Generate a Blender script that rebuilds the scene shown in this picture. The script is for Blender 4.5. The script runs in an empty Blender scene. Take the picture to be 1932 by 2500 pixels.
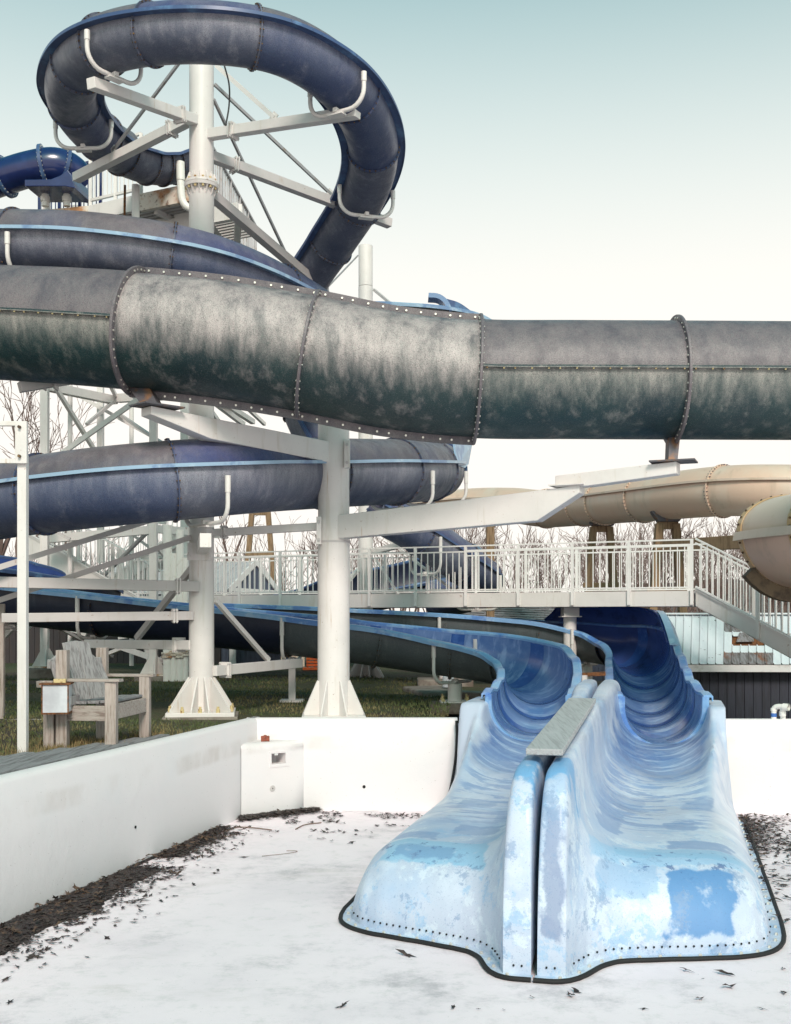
import bpy, bmesh, math, random
from mathutils import Vector, Matrix, noise as mnoise
R = math.radians
random.seed(7)
scene = bpy.context.scene
col = scene.collection
# ------------------------------------------------------------------ camera, sky, sun, exposure
CAMZ = 2.3
cd = bpy.data.cameras.new('camera'); cam = bpy.data.objects.new('camera', cd); col.objects.link(cam)
cam.location = (0, 0, CAMZ); cam.rotation_euler = (R(90), 0, 0)
cd.sensor_fit = 'VERTICAL'; cd.sensor_height = 36.0; cd.lens = 2800 / 2500 * 36
cd.shift_y = (1507.5 - 1250) / 2500
cd.clip_start = 0.05; cd.clip_end = 2000
scene.camera = cam
SUN_EL, SUN_AZ = 38.0, 172.0
world = bpy.data.worlds.new('World'); scene.world = world; world.use_nodes = True
wn = world.node_tree; wn.nodes.clear()
sky = wn.nodes.new('ShaderNodeTexSky'); sky.sky_type = 'NISHITA'; sky.sun_disc = False
sky.sun_elevation = R(SUN_EL); sky.sun_rotation = R(SUN_AZ); sky.altitude = 50
sky.air_density = 1.0; sky.dust_density = 1.6; sky.ozone_density = 1.0
bg = wn.nodes.new('ShaderNodeBackground'); bg.inputs['Strength'].default_value = 0.15
wo = wn.nodes.new('ShaderNodeOutputWorld')
# pale evening haze: the same all round the horizon, thinning smoothly with height
tc = wn.nodes.new('ShaderNodeTexCoord'); sx = wn.nodes.new('ShaderNodeSeparateXYZ')
wn.links.new(tc.outputs['Generated'], sx.inputs[0])
mr = wn.nodes.new('ShaderNodeMapRange'); mr.interpolation_type = 'SMOOTHSTEP'
mr.inputs['From Min'].default_value = 0.20; mr.inputs['From Max'].default_value = 0.67
mr.inputs['To Min'].default_value = 0.99; mr.inputs['To Max'].default_value = 0.0
wn.links.new(sx.outputs[2], mr.inputs['Value'])
hz = wn.nodes.new('ShaderNodeMix'); hz.data_type = 'RGBA'
hz.inputs['B'].default_value = (3.92, 3.70, 3.46, 1)
tint = wn.nodes.new('ShaderNodeMix'); tint.data_type = 'RGBA'; tint.blend_type = 'MULTIPLY'
tint.inputs['Factor'].default_value = 1.0; tint.inputs['B'].default_value = (0.17, 0.66, 0.47, 1)
wn.links.new(sky.outputs[0], tint.inputs['A']); wn.links.new(tint.outputs['Result'], hz.inputs['A'])
wn.links.new(mr.outputs[0], hz.inputs['Factor'])
wn.links.new(hz.outputs['Result'], bg.inputs['Color']); wn.links.new(bg.outputs[0], wo.inputs['Surface'])
sd = bpy.data.lights.new('sun', 'SUN'); sd.energy = 1.65; sd.angle = R(16); sd.color = (1.0, 0.79, 0.74)
sun = bpy.data.objects.new('sun', sd); col.objects.link(sun)
_a = R(SUN_AZ); _sv = Vector((math.sin(_a) * math.cos(R(SUN_EL)), math.cos(_a) * math.cos(R(SUN_EL)), math.sin(R(SUN_EL))))
sun.rotation_euler = _sv.to_track_quat('Z', 'Y').to_euler(); sun.location = (-4, -20, 8)
vs = scene.view_settings
vs.view_transform = 'Standard'; vs.look = 'None'; vs.exposure = 0.90; vs.gamma = 1.0; vs.use_curve_mapping = False
scene.render.engine = 'CYCLES'
scene.render.resolution_x = 791; scene.render.resolution_y = 1024

# ------------------------------------------------------------------ measuring helpers (photo pixel + distance -> point in the place)
Z = Vector((0, 0, 1))
def D(x, y, d):            # pixel of the 1688 wide view
    return Vector(((x - 844) / 2446 * d, d, CAMZ - (y - 1317) / 2446 * d))
def N(u, v, d):            # pixel of the 1932 wide photograph
    return Vector(((u - 966) / 2800 * d, d, CAMZ - (v - 1507.5) / 2800 * d))
def onplane(x, y, A, B):   # where the sight line of a pixel meets the upright plane through A and B
    r = Vector(((x - 844) / 2446, 1.0, -(y - 1317) / 2446))
    n = Vector((-(B.y - A.y), B.x - A.x, 0))
    t = (n.x * A.x + n.y * A.y) / (n.x * r.x + n.y * r.y)
    return Vector((r.x * t, r.y * t, CAMZ + r.z * t))
def lerp(a, b, t): return a + (b - a) * t
def smooth(a, b, x):
    t = min(1, max(0, (x - a) / (b - a))); return t * t * (3 - 2 * t)

# ------------------------------------------------------------------ materials
def mat(name, base, rough=0.5, layers=(), bump=None, metallic=0.0, spec=0.5, coat=0.0, rough_layers=()):
    """layers: dict(c=colour, s=noise scale, st=stretch, lo, hi, amt, co='P'|'UV', det, band=(axis,a0,a1,b0,b1), wob)"""
    m = bpy.data.materials.new(name); m.use_nodes = True
    nt = m.node_tree; nd = nt.nodes; lk = nt.links; nd.clear()
    out = nd.new('ShaderNodeOutputMaterial'); p = nd.new('ShaderNodeBsdfPrincipled')
    lk.new(p.outputs[0], out.inputs[0])
    p.inputs['Roughness'].default_value = rough; p.inputs['Metallic'].default_value = metallic
    p.inputs['Specular IOR Level'].default_value = spec
    if coat: p.inputs['Coat Weight'].default_value = coat; p.inputs['Coat Roughness'].default_value = 0.15
    geo = nd.new('ShaderNodeNewGeometry'); uv = nd.new('ShaderNodeUVMap')
    src = {'P': geo.outputs['Position'], 'UV': uv.outputs['UV']}
    def nz(L):
        vm = nd.new('ShaderNodeVectorMath'); vm.operation = 'MULTIPLY'
        vm.inputs[1].default_value = L.get('st', (1, 1, 1)); lk.new(src[L.get('co', 'P')], vm.inputs[0])
        va = nd.new('ShaderNodeVectorMath'); va.operation = 'ADD'; va.inputs[1].default_value = L.get('off', (0, 0, 0))
        lk.new(vm.outputs[0], va.inputs[0])
        n = nd.new('ShaderNodeTexNoise'); n.inputs['Scale'].default_value = L['s']
        n.inputs['Detail'].default_value = L.get('det', 5); n.inputs['Roughness'].default_value = L.get('nr', 0.6)
        n.inputs['Distortion'].default_value = L.get('dist', 0)
        lk.new(va.outputs[0], n.inputs['Vector']); return n.outputs[0]
    def maprange(sock, a, b):
        q = nd.new('ShaderNodeMapRange'); q.interpolation_type = 'SMOOTHSTEP'
        q.inputs['From Min'].default_value = a; q.inputs['From Max'].default_value = b
        q.inputs['To Min'].default_value = 0; q.inputs['To Max'].default_value = 1
        lk.new(sock, q.inputs['Value']); return q.outputs[0]
    def mul(a, b, op='MULTIPLY'):
        q = nd.new('ShaderNodeMath'); q.operation = op
        for i, v in enumerate((a, b)):
            if isinstance(v, (int, float)): q.inputs[i].default_value = v
            else: lk.new(v, q.inputs[i])
        return q.outputs[0]
    def factor(L):
        f = None
        if 's' in L: f = maprange(nz(L), L.get('lo', .4), L.get('hi', .6))
        for bnd in L.get('bands', ()):
            ax, a0, a1, b0, b1 = bnd
            sp = nd.new('ShaderNodeSeparateXYZ'); lk.new(src[L.get('bco', L.get('co', 'P'))], sp.inputs[0])
            cv = sp.outputs[ax]
            if L.get('wob'):
                w = nz(dict(s=L.get('ws', 6), co=L.get('wco', 'P'), st=L.get('wst', (1, 1, 1)), det=6))
                cv = mul(cv, mul(mul(w, -0.5, 'ADD'), L['wob']), 'ADD')
            g = None
            if a0 is not None: g = maprange(cv, a0, a1)
            if b0 is not None:
                h = mul(1.0, maprange(cv, b0, b1), 'SUBTRACT'); g = h if g is None else mul(g, h)
            f = g if f is None else mul(f, g)
        if f is None: f = 1.0
        return mul(f, L.get('amt', 1.0))
    c = None
    rgb = nd.new('ShaderNodeRGB'); rgb.outputs[0].default_value = (*base, 1); c = rgb.outputs[0]
    for L in layers:
        mx = nd.new('ShaderNodeMix'); mx.data_type = 'RGBA'; mx.inputs['B'].default_value = (*L['c'], 1)
        lk.new(c, mx.inputs['A']); lk.new(factor(L), mx.inputs['Factor']); c = mx.outputs['Result']
    lk.new(c, p.inputs['Base Color'])
    r = None
    for L in rough_layers:
        mx = nd.new('ShaderNodeMix'); mx.data_type = 'FLOAT'
        if r is None: mx.inputs['A'].default_value = rough
        else: lk.new(r, mx.inputs['A'])
        mx.inputs['B'].default_value = L['r']; lk.new(factor(L), mx.inputs['Factor']); r = mx.outputs['Result']
    if r is not None: lk.new(r, p.inputs['Roughness'])
    if bump:
        last = None
        for (s, dist, st) in bump:
            b = nd.new('ShaderNodeBump'); b.inputs['Strength'].default_value = 1.0; b.inputs['Distance'].default_value = dist
            lk.new(nz(dict(s=s, st=st, det=4)), b.inputs['Height'])
            if last is not None: lk.new(last, b.inputs['Normal'])
            last = b.outputs[0]
        lk.new(last, p.inputs['Normal'])
    return m

M = {}
RUST = (0.22, 0.075, 0.02)
M['white_steel'] = mat('painted steel', (0.72, 0.685, 0.665), 0.42, [
    dict(c=(0.60, 0.575, 0.56), s=1.6, lo=.42, hi=.72, amt=.6),
    dict(c=(0.55, 0.50, 0.43), s=9, st=(1, 1, .12), lo=.56, hi=.72, amt=.5), dict(c=(0.42, 0.24, 0.12), s=6, st=(2.2, 2.2, .16), off=(4, 4, 0), lo=.665, hi=.74, amt=.5),
    dict(c=(0.26, 0.14, 0.07), s=38, lo=.665, hi=.73, amt=.7),
    dict(c=RUST, s=7, lo=.69, hi=.76, amt=.55)], bump=[(40, .0012, (1, 1, 1))])
M['grey_steel'] = mat('dirty painted steel', (0.54, 0.505, 0.50), 0.5, [
    dict(c=(0.42, 0.40, 0.39), s=2.2, lo=.40, hi=.7, amt=.5),
    dict(c=(0.40, 0.30, 0.22), s=12, st=(1, 1, .2), lo=.6, hi=.75, amt=.5),
    dict(c=RUST, s=26, lo=.67, hi=.73, amt=.8)], bump=[(40, .0012, (1, 1, 1))])
M['rod'] = mat('galvanised rod', (0.36, 0.35, 0.36), 0.5, [dict(c=(0.25, 0.17, 0.12), s=9, lo=.5, hi=.7, amt=.6)], metallic=.3)
M['rusty_paint'] = mat('rust stained paint', (0.70, 0.64, 0.56), 0.6, [
    dict(c=(0.42, 0.17, 0.05), s=3.2, lo=.44, hi=.62, amt=.9), dict(c=(0.12, 0.045, 0.02), s=11, lo=.55, hi=.68, amt=.8)], bump=[(50, .003, (1, 1, 1))])
M['rust'] = mat('bare rust', (0.20, 0.075, 0.025), 0.85, [dict(c=(0.07, 0.03, 0.015), s=30, lo=.4, hi=.65)], bump=[(80, .003, (1, 1, 1))])
M['dark_rust'] = mat('dark rusty bolts', (0.075, 0.045, 0.03), 0.8, [dict(c=(0.25, 0.15, 0.06), s=18, lo=.5, hi=.7)])
M['bolt'] = mat('zinc bolt', (0.75, 0.72, 0.66), 0.35, metallic=.6)
M['brass'] = mat('yellowed bolt cap', (0.62, 0.50, 0.26), 0.45, [dict(c=RUST, s=22, lo=.52, hi=.66)])
def weathered(name, base, pale_tone, dark, band, seed, rough=.36, amt=.9, coat=.0, top=None):
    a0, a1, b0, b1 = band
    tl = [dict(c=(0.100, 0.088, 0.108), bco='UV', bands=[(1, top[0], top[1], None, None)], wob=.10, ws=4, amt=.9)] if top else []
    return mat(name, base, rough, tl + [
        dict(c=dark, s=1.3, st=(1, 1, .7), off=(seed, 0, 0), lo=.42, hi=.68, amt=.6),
        dict(c=pale_tone, s=2.1, st=(2.0, 2.0, .6), off=(seed, 3, 0), lo=.22, hi=.66, amt=amt, nr=.74, det=10,
             bands=[(1, a0, a1, b0, b1)], bco='UV', wob=.15, ws=4.2, wst=(2.4, 2.4, .3)),  # pale tone gathers in a ragged band around the section, darker outside it
        dict(c=pale_tone, s=2.2, st=(2.2, 2.2, .25), off=(seed, 7, 0), lo=.5, hi=.72, amt=.35, det=8, nr=.7),
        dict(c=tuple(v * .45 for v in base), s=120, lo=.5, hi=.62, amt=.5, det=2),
        dict(c=tuple(min(1, v * 1.15 + .05) for v in pale_tone), s=150, off=(2, 2, 2), lo=.58, hi=.7, amt=.2, det=2)],
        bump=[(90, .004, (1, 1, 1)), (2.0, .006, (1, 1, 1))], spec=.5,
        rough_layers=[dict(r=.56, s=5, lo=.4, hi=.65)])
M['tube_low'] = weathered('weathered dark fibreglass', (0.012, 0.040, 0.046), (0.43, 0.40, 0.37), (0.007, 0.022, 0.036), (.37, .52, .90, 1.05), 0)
M['tube_mid'] = weathered('pale banded dark fibreglass', (0.014, 0.038, 0.042), (0.49, 0.43, 0.42), (0.007, 0.022, 0.032), (.15, .27, .36, .50), 5, amt=.92, top=(.24, .36))
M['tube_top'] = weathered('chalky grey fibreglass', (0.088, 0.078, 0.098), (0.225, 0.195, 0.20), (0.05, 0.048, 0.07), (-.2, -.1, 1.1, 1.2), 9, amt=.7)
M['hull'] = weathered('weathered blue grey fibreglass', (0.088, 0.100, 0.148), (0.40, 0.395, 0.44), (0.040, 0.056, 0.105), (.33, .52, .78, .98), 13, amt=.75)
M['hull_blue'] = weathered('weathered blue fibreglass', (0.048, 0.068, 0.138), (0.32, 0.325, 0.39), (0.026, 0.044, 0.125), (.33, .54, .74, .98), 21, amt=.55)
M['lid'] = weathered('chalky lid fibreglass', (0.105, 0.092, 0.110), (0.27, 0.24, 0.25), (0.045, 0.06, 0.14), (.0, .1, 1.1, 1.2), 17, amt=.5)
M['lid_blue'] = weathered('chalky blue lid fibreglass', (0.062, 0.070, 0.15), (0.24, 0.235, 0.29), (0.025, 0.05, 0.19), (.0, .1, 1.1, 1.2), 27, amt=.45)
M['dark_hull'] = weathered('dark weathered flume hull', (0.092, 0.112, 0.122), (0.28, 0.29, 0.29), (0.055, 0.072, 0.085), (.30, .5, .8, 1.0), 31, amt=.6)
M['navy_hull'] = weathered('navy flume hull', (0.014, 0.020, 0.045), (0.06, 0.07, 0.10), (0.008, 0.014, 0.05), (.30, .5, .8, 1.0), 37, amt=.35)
M['gloss_blue'] = mat('glossy navy gelcoat', (0.010, 0.020, 0.095), 0.25, [dict(c=(0.02, 0.04, 0.15), s=2, lo=.45, hi=.7, amt=.7)], coat=.3)
M['rim_blue'] = mat('light blue rim gelcoat', (0.28, 0.41, 0.55), 0.3, [
    dict(c=(0.10, 0.18, 0.36), s=1.2, lo=.50, hi=.56, amt=.7), dict(c=(0.50, 0.62, 0.72), s=4, lo=.55, hi=.72, amt=.6),
    dict(c=(0.12, 0.10, 0.09), s=30, lo=.68, hi=.74, amt=.6)], bump=[(30, .002, (1, 1, 1))])
M['rim_dark'] = mat('dark blue rim gelcoat', (0.05, 0.085, 0.19), 0.4, [dict(c=(0.14, 0.27, 0.45), s=3, lo=.5, hi=.68, amt=.6), dict(c=(.03, .03, .04), s=22, lo=.6, hi=.7, amt=.6)])
M['lip_blue'] = mat('worn light blue lip', (0.20, 0.38, 0.64), 0.34, [
    dict(c=(0.08, 0.20, 0.52), s=1.6, lo=.5, hi=.55, amt=.85), dict(c=(0.42, 0.57, 0.72), s=5, lo=.5, hi=.7, amt=.6),
    dict(c=(0.1, 0.12, 0.16), s=40, lo=.69, hi=.74, amt=.8)], bump=[(14, .006, (1, 1, 1))], coat=.2)
M['liner'] = mat('blue flume gelcoat', (0.095, 0.185, 0.42), 0.22, [
    dict(c=(0.18, 0.29, 0.53), s=1.6, lo=.42, hi=.6, amt=.8),
    dict(c=(0.32, 0.46, 0.72), s=2.2, co='UV', st=(4.2, 1.6, 1), lo=.50, hi=.64, amt=.6),
    dict(c=(0.03, 0.05, 0.10), s=5, lo=.68, hi=.74, amt=.6)], bump=[(3, .006, (1, 1, 1))], coat=.25)
M['liner_dark'] = mat('dark blue flume gelcoat', (0.045, 0.085, 0.26), 0.26, [
    dict(c=(0.05, 0.10, 0.32), s=1.6, lo=.42, hi=.6, amt=.8), dict(c=(0.015, 0.02, 0.05), s=3, lo=.5, hi=.7, amt=.6)], coat=.2)
M['joint'] = mat('deep blue joint band', (0.04, 0.11, 0.36), 0.22, [dict(c=(.1, .22, .55), s=6, lo=.5, hi=.7, amt=.6)], coat=.3)
_wv = dict(wob=.16, ws=5, wco='P')
PALE = (0.505, 0.57, 0.70)
def runout_mat(name, seed, patches):
    L = [dict(c=(0.34, 0.48, 0.69), s=1.1, off=(seed, 0, 0), lo=.46, hi=.66, amt=.7),
         dict(c=(0.62, 0.69, 0.81), s=2.1, off=(seed, 4, 0), lo=.50, hi=.66, amt=.75),
         # darker original gelcoat left where the channel steepens, worn away by the water further down
         dict(c=(0.085, 0.180, 0.43), bco='UV', bands=[(1, 3.7, 5.3, None, None), (0, .24, .34, 1.12, 1.22)], wob=.5, ws=1.8, amt=.92),
         dict(c=(0.22, 0.33, 0.56), s=1.0, co='UV', st=(1.7, 5.5, 1), off=(seed, 0, 0), lo=.49, hi=.53, amt=.8, det=9, dist=.2, nr=.70,  # streaks across the channel: ripple reflections and wear put into the colour
              bands=[(0, .20, .30, 1.10, 1.26), (1, 1.5, 2.2, 6.4, 7.0)]),
         dict(c=(0.50, 0.62, 0.80), s=1.0, co='UV', st=(1.6, 10, 1), off=(seed, 9, 0), lo=.55, hi=.62, amt=.6, det=6, dist=.35,  # paler streaks, reflections and wear coloured in the same way
              bands=[(0, .26, .40, 1.10, 1.26), (1, 1.4, 2.2, 6.6, 7.2)]),
         dict(c=(0.25, 0.46, 0.70), s=3.2, off=(seed, 2, 6), lo=.535, hi=.575, amt=.55, det=9, nr=.80, bco='UV', bands=[(1, None, None, 1.6, 2.1)] ),
         dict(c=(0.62, 0.70, 0.80), s=2.6, off=(seed, 8, 6), lo=.53, hi=.57, amt=.75, det=9, nr=.75, bco='UV', bands=[(1, None, None, 1.7, 2.2)])]
    for (c, u0, u1, v0, v1, amt) in patches:
        L.append(dict(c=c, s=7, off=(seed, 5, 1), lo=.22, hi=.42, bco='UV', wob=.22, ws=5,
                      bands=[(0, u0 - .015, u0 + .015, u1 - .015, u1 + .015), (1, v0 - .02, v0 + .02, v1 - .02, v1 + .02)], amt=amt))
    L.append(dict(c=(0.06, 0.12, 0.30), s=9, off=(seed, 1, 3), lo=.585, hi=.62, det=7, nr=.7, bco='UV', bands=[(0, .35, .5, 1.3, 1.45), (1, .5, .7, .98, 1.06)], amt=.75))
    L.append(dict(c=(0.20, 0.30, 0.48), s=4.5, off=(seed, 6, 3), lo=.56, hi=.60, det=9, nr=.78, bco='UV', bands=[(1, None, None, .7, 1.0)], amt=.6))
    L.append(dict(c=(0.10, 0.17, 0.32), s=110, off=(0, seed, 0), lo=.62, hi=.70, det=2, amt=.45))
    L[-1].update(bco='UV', bands=[(1, None, None, 1.5, 2.0)])
    L.append(dict(c=(0.08, 0.09, 0.12), s=90, off=(1, seed, 0), lo=.76, hi=.79, det=2, amt=.6))
    return mat(name, PALE, 0.30, L, bump=[(1.7, .012, (1, 1, 1)), (60, .0008, (1, 1, 1))], coat=.12,
               rough_layers=[dict(r=.55, s=4, lo=.45, hi=.62), dict(r=.55, bco='UV', bands=[(1, None, None, 1.5, 2.2)])])
BL = (0.105, 0.255, 0.51); GB = (0.21, 0.32, 0.54)
M['runout_right'] = runout_mat('pale worn blue gelcoat with patches', 0, [((.24, .40, .62), .35, .75, .42, .72, .6), ((.30, .50, .72), .30, 1.35, .72, 1.0, .75), (BL, .83, 1.28, .14, .66, .95), ((.16, .38, .66), .045, .20, .84, 1.25, .9), ((.20, .26, .42), .05, .17, .15, .70, .75), (GB, .82, 1.30, 1.12, 1.45, .75), (GB, .80, 1.05, 1.9, 2.25, .7), (GB, .95, 1.22, 2.9, 3.3, .6), (GB, .30, .46, 1.5, 2.4, .7), (GB, .34, .60, 2.7, 3.4, .5), ((.26, .47, .68), .45, 1.45, .86, 1.10, .75)])
M['runout_left'] = runout_mat('pale worn blue gelcoat', 11, [((.14, .36, .63), .045, .20, .82, 1.3, .9), (GB, .45, .85, 1.35, 1.75, .65), (GB, .95, 1.3, 1.08, 1.35, .65), (GB, .35, .60, 2.0, 2.4, .55), (GB, .70, 1.05, 2.6, 3.0, .5), ((.27, .50, .70), .45, 1.30, .60, 1.02, .85), ((.12, .24, .46), .70, 1.2, .66, .86, .5)])
M['concrete'] = mat('white painted pool concrete', (0.91, 0.785, 0.835), 0.62, [
    dict(c=(0.80, 0.69, 0.745), s=.7, lo=.45, hi=.68, amt=.7), dict(c=(0.40, 0.36, 0.39), s=.75, off=(3.3, 1.2, 0), lo=.49, hi=.70, amt=.8, det=9, nr=.78), dict(c=(0.60, 0.56, 0.56), s=6, lo=.5, hi=.72, amt=.5, det=8, nr=.75), dict(c=(0.55, 0.48, 0.45), s=.45, off=(8, 3, 0), st=(1, 2.5, 1), lo=.55, hi=.72, amt=.5, det=8, nr=.7),
    dict(c=(0.45, 0.40, 0.38), s=170, lo=.70, hi=.75, amt=.4, det=1), dict(c=(0.12, 0.10, 0.10), s=70, off=(4, 1, 0), lo=.77, hi=.79, amt=.8, det=1)],
    bump=[(1.2, .01, (1, 1, 1)), (70, .0016, (1, 1, 1))])
M['wall_white'] = mat('white painted pool wall', (0.77, 0.725, 0.735), 0.58, [
    dict(c=(0.60, 0.54, 0.52), s=1.6, st=(1, 1, .6), lo=.40, hi=.7, amt=.75, bands=[(2, .70, .76, .86, .93)], wob=.07, ws=1.5),
    dict(c=(0.70, 0.70, 0.72), s=.9, lo=.45, hi=.7, amt=.5), dict(c=(0.25, 0.2, 0.17), s=60, lo=.765, hi=.79, amt=.7, det=1)],
    bump=[(1.6, .012, (1, 1, 1)), (60, .0015, (1, 1, 1))])
M['lawn'] = mat('lawn soil and turf', (0.062, 0.074, 0.028), 0.95, [
    dict(c=(0.085, 0.075, 0.035), s=.5, lo=.42, hi=.6, amt=.8), dict(c=(0.060, 0.036, 0.026), s=.32, off=(3, 8, 0), lo=.5, hi=.62, amt=.9, det=7),
    dict(c=(0.13, 0.11, 0.05), s=14, lo=.55, hi=.7, amt=.6), dict(c=(0.016, 0.022, 0.008), s=40, lo=.5, hi=.62, amt=.7)], bump=[(60, .03, (1, 1, 1)), (14, .03, (1, 1, 1))])
M['grass'] = mat('grass blades', (0.085, 0.105, 0.036), 0.8, [dict(c=(0.20, 0.165, 0.075), s=1.4, lo=.46, hi=.6, amt=.85), dict(c=(0.035, 0.055, 0.018), s=9, lo=.5, hi=.7, amt=.6)])
M['dry_grass'] = mat('dry grass', (0.27, 0.19, 0.09), 0.9, [dict(c=(0.14, 0.11, 0.04), s=12, lo=.45, hi=.65)])
def wood(name, base, dark, rough=.85, st=(14, 14, 1.2)):
    return mat(name, base, rough, [dict(c=dark, s=3.0, st=st, lo=.44, hi=.66, amt=.9, det=7, dist=.4), dict(c=tuple(min(1, v * 1.3) for v in base), s=1.3, lo=.5, hi=.7, amt=.5),
               dict(c=tuple(v * .5 for v in dark), s=4.5, st=st, off=(3, 2, 1), lo=.66, hi=.72, amt=.5, det=4)], bump=[(3.2, .008, st)])
M['wood_post'] = wood('weathered grey timber', (0.40, 0.34, 0.31), (0.22, 0.17, 0.14))
M['wood_slat'] = wood('silvered slat timber', (0.36, 0.345, 0.345), (0.19, 0.175, 0.175))
M['wood_seat'] = wood('weathered rail timber', (0.37, 0.32, 0.29), (0.20, 0.15, 0.13), st=(1.4, 14, 14))
M['wood_deck'] = wood('grey deck timber', (0.24, 0.235, 0.245), (0.12, 0.115, 0.12), st=(12, .5, 12))
M['wood_plank'] = wood('silvered plank', (0.42, 0.425, 0.44), (0.31, 0.31, 0.32), st=(16, .35, 16))
M['wood_brown'] = wood('brown trestle timber', (0.26, 0.17, 0.10), (0.13, 0.075, 0.04))
M['navy_board'] = mat('navy siding', (0.030, 0.034, 0.052), 0.6, [dict(c=(0.018, 0.02, 0.03), s=3, st=(6, 6, .6), lo=.4, hi=.7)], bump=[(8, .003, (6, 6, .5))])
M['blue_board'] = mat('slate blue siding', (0.085, 0.10, 0.15), 0.65, [dict(c=(0.05, 0.06, 0.09), s=3, st=(6, 6, .6), lo=.4, hi=.7)])
M['dark_board'] = mat('dark building boards', (0.040, 0.034, 0.038), 0.8, [dict(c=(0.055, 0.042, 0.040), s=1.4, st=(4, 4, .6), lo=.4, hi=.7)])
M['trim_white'] = mat('white trim', (0.66, 0.65, 0.65), 0.6, [dict(c=(.4, .38, .36), s=6, lo=.55, hi=.75, amt=.6)])
M['metal_roof'] = mat('pale blue sheet metal roof', (0.62, 0.68, 0.72), 0.5, [dict(c=(0.50, 0.56, 0.61), s=1.6, st=(3, 1, 1), lo=.4, hi=.7, amt=.6),
    dict(c=(0.05, 0.045, 0.05), s=13, off=(1, 2, 3), lo=.70, hi=.73, amt=.9, det=2), dict(c=RUST, s=5, lo=.70, hi=.76, amt=.7)])
M['bare_sheet'] = mat('bare grey corrugated sheet', (0.24, 0.235, 0.25), 0.6, [dict(c=(0.12, 0.105, 0.10), s=6, st=(5, 1, 1), lo=.4, hi=.65), dict(c=RUST, s=3, lo=.56, hi=.7, amt=.7)])
M['grey_roof'] = mat('grey ribbed roof', (0.42, 0.41, 0.43), 0.6, [dict(c=(0.30, 0.29, 0.30), s=4, st=(1, 5, 1), lo=.4, hi=.7, amt=.7)])
M['shingle'] = mat('grey shingles', (0.33, 0.32, 0.335), 0.9, [dict(c=(0.15, 0.14, 0.14), s=.8, lo=.5, hi=.7, amt=.7), dict(c=(0.36, 0.35, 0.36), s=30, lo=.5, hi=.7, amt=.5)])
M['beige'] = mat('beige fibreglass', (0.66, 0.475, 0.37), 0.42, [dict(c=(0.64, 0.56, 0.47), s=1.0, lo=.45, hi=.65, amt=.6), dict(c=(0.40, 0.31, 0.23), s=2, st=(2, 2, .4), lo=.55, hi=.75, amt=.45)], bump=[(60, .001, (1, 1, 1))])
M['beige_light'] = mat('pale beige flange', (0.66, 0.53, 0.44), 0.45, [dict(c=(0.5, .38, .25), s=3, lo=.5, hi=.7, amt=.6)])
M['beige_tan'] = mat('tan seam band', (0.55, 0.37, 0.20), 0.5, [dict(c=(0.64, .52, .38), s=4, lo=.45, hi=.7, amt=.7)])
M['saddle_brown'] = mat('brown stained bracket', (0.16, 0.115, 0.07), 0.7, [dict(c=(0.07, 0.05, 0.035), s=3, lo=.45, hi=.6), dict(c=(.35, .24, .13), s=2, lo=.6, hi=.7)])
M['bracket'] = mat('dark steel bracket', (0.10, 0.095, 0.11), 0.55, [dict(c=(0.26, 0.13, 0.06), s=5, lo=.5, hi=.66, amt=.8)], metallic=.3)
M['rubber'] = mat('black rubber seal', (0.010, 0.010, 0.011), 0.75, [dict(c=(0.4, 0.4, 0.42), s=30, lo=.69, hi=.75, amt=.6)])
M['black'] = mat('black cable', (0.01, 0.01, 0.012), 0.6)
M['void'] = mat('dark hollow', (0.012, 0.012, 0.014), 0.9)
M['leaf'] = mat('wet fallen leaves', (0.050, 0.034, 0.030), 0.55, [dict(c=(0.020, 0.014, 0.016), s=9, lo=.45, hi=.6), dict(c=(0.14, 0.065, 0.03), s=14, off=(2, 2, 2), lo=.60, hi=.70, amt=.8)])
M['leaf_brown'] = mat('dry brown leaves', (0.075, 0.045, 0.032), 0.7, [dict(c=(0.11, 0.065, 0.04), s=14, lo=.45, hi=.65), dict(c=(.06, .035, .025), s=20, off=(5, 0, 0), lo=.55, hi=.7)])
M['rail_white'] = mat('white railing paint', (0.80, 0.765, 0.75), 0.45, [dict(c=(.6, .56, .53), s=3, lo=.5, hi=.75, amt=.5), dict(c=RUST, s=18, lo=.70, hi=.75, amt=.5)])
M['mulch'] = mat('rotted leaf layer', (0.035, 0.024, 0.024), 0.75, [dict(c=(0.07, 0.05, 0.05), s=20, lo=.45, hi=.7)], bump=[(40, .03, (1, 1, 1))])
M['twig'] = mat('twig', (0.17, 0.10, 0.07), 0.8)
M['bark'] = mat('bare tree bark', (0.15, 0.095, 0.085), 0.9, [dict(c=(0.20, 0.14, 0.12), s=1.0, lo=.45, hi=.65, amt=.7)])
M['hill'] = mat('wooded hillside', (0.105, 0.073, 0.070), 1.0, [dict(c=(0.16, 0.11, 0.10), s=.11, lo=.42, hi=.6), dict(c=(0.05, 0.035, 0.035), s=.5, st=(1, 1, .3), lo=.5, hi=.65)], bump=[(.3, 2.0, (1, 1, .4))])
M['orange'] = mat('orange plastic', (0.62, 0.12, 0.025), 0.55, [dict(c=(.4, .07, .02), s=8, lo=.5, hi=.7)])
M['pvc'] = mat('white pvc', (0.80, 0.78, 0.74), 0.35, [dict(c=(.6, .55, .48), s=9, lo=.55, hi=.75, amt=.6)])
M['tape'] = mat('blue tape', (0.05, 0.15, 0.45), 0.4)
M['brick'] = mat('red brick', (0.30, 0.085, 0.05), 0.9, [dict(c=(0.16, .05, .04), s=30, lo=.45, hi=.65)])
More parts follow.
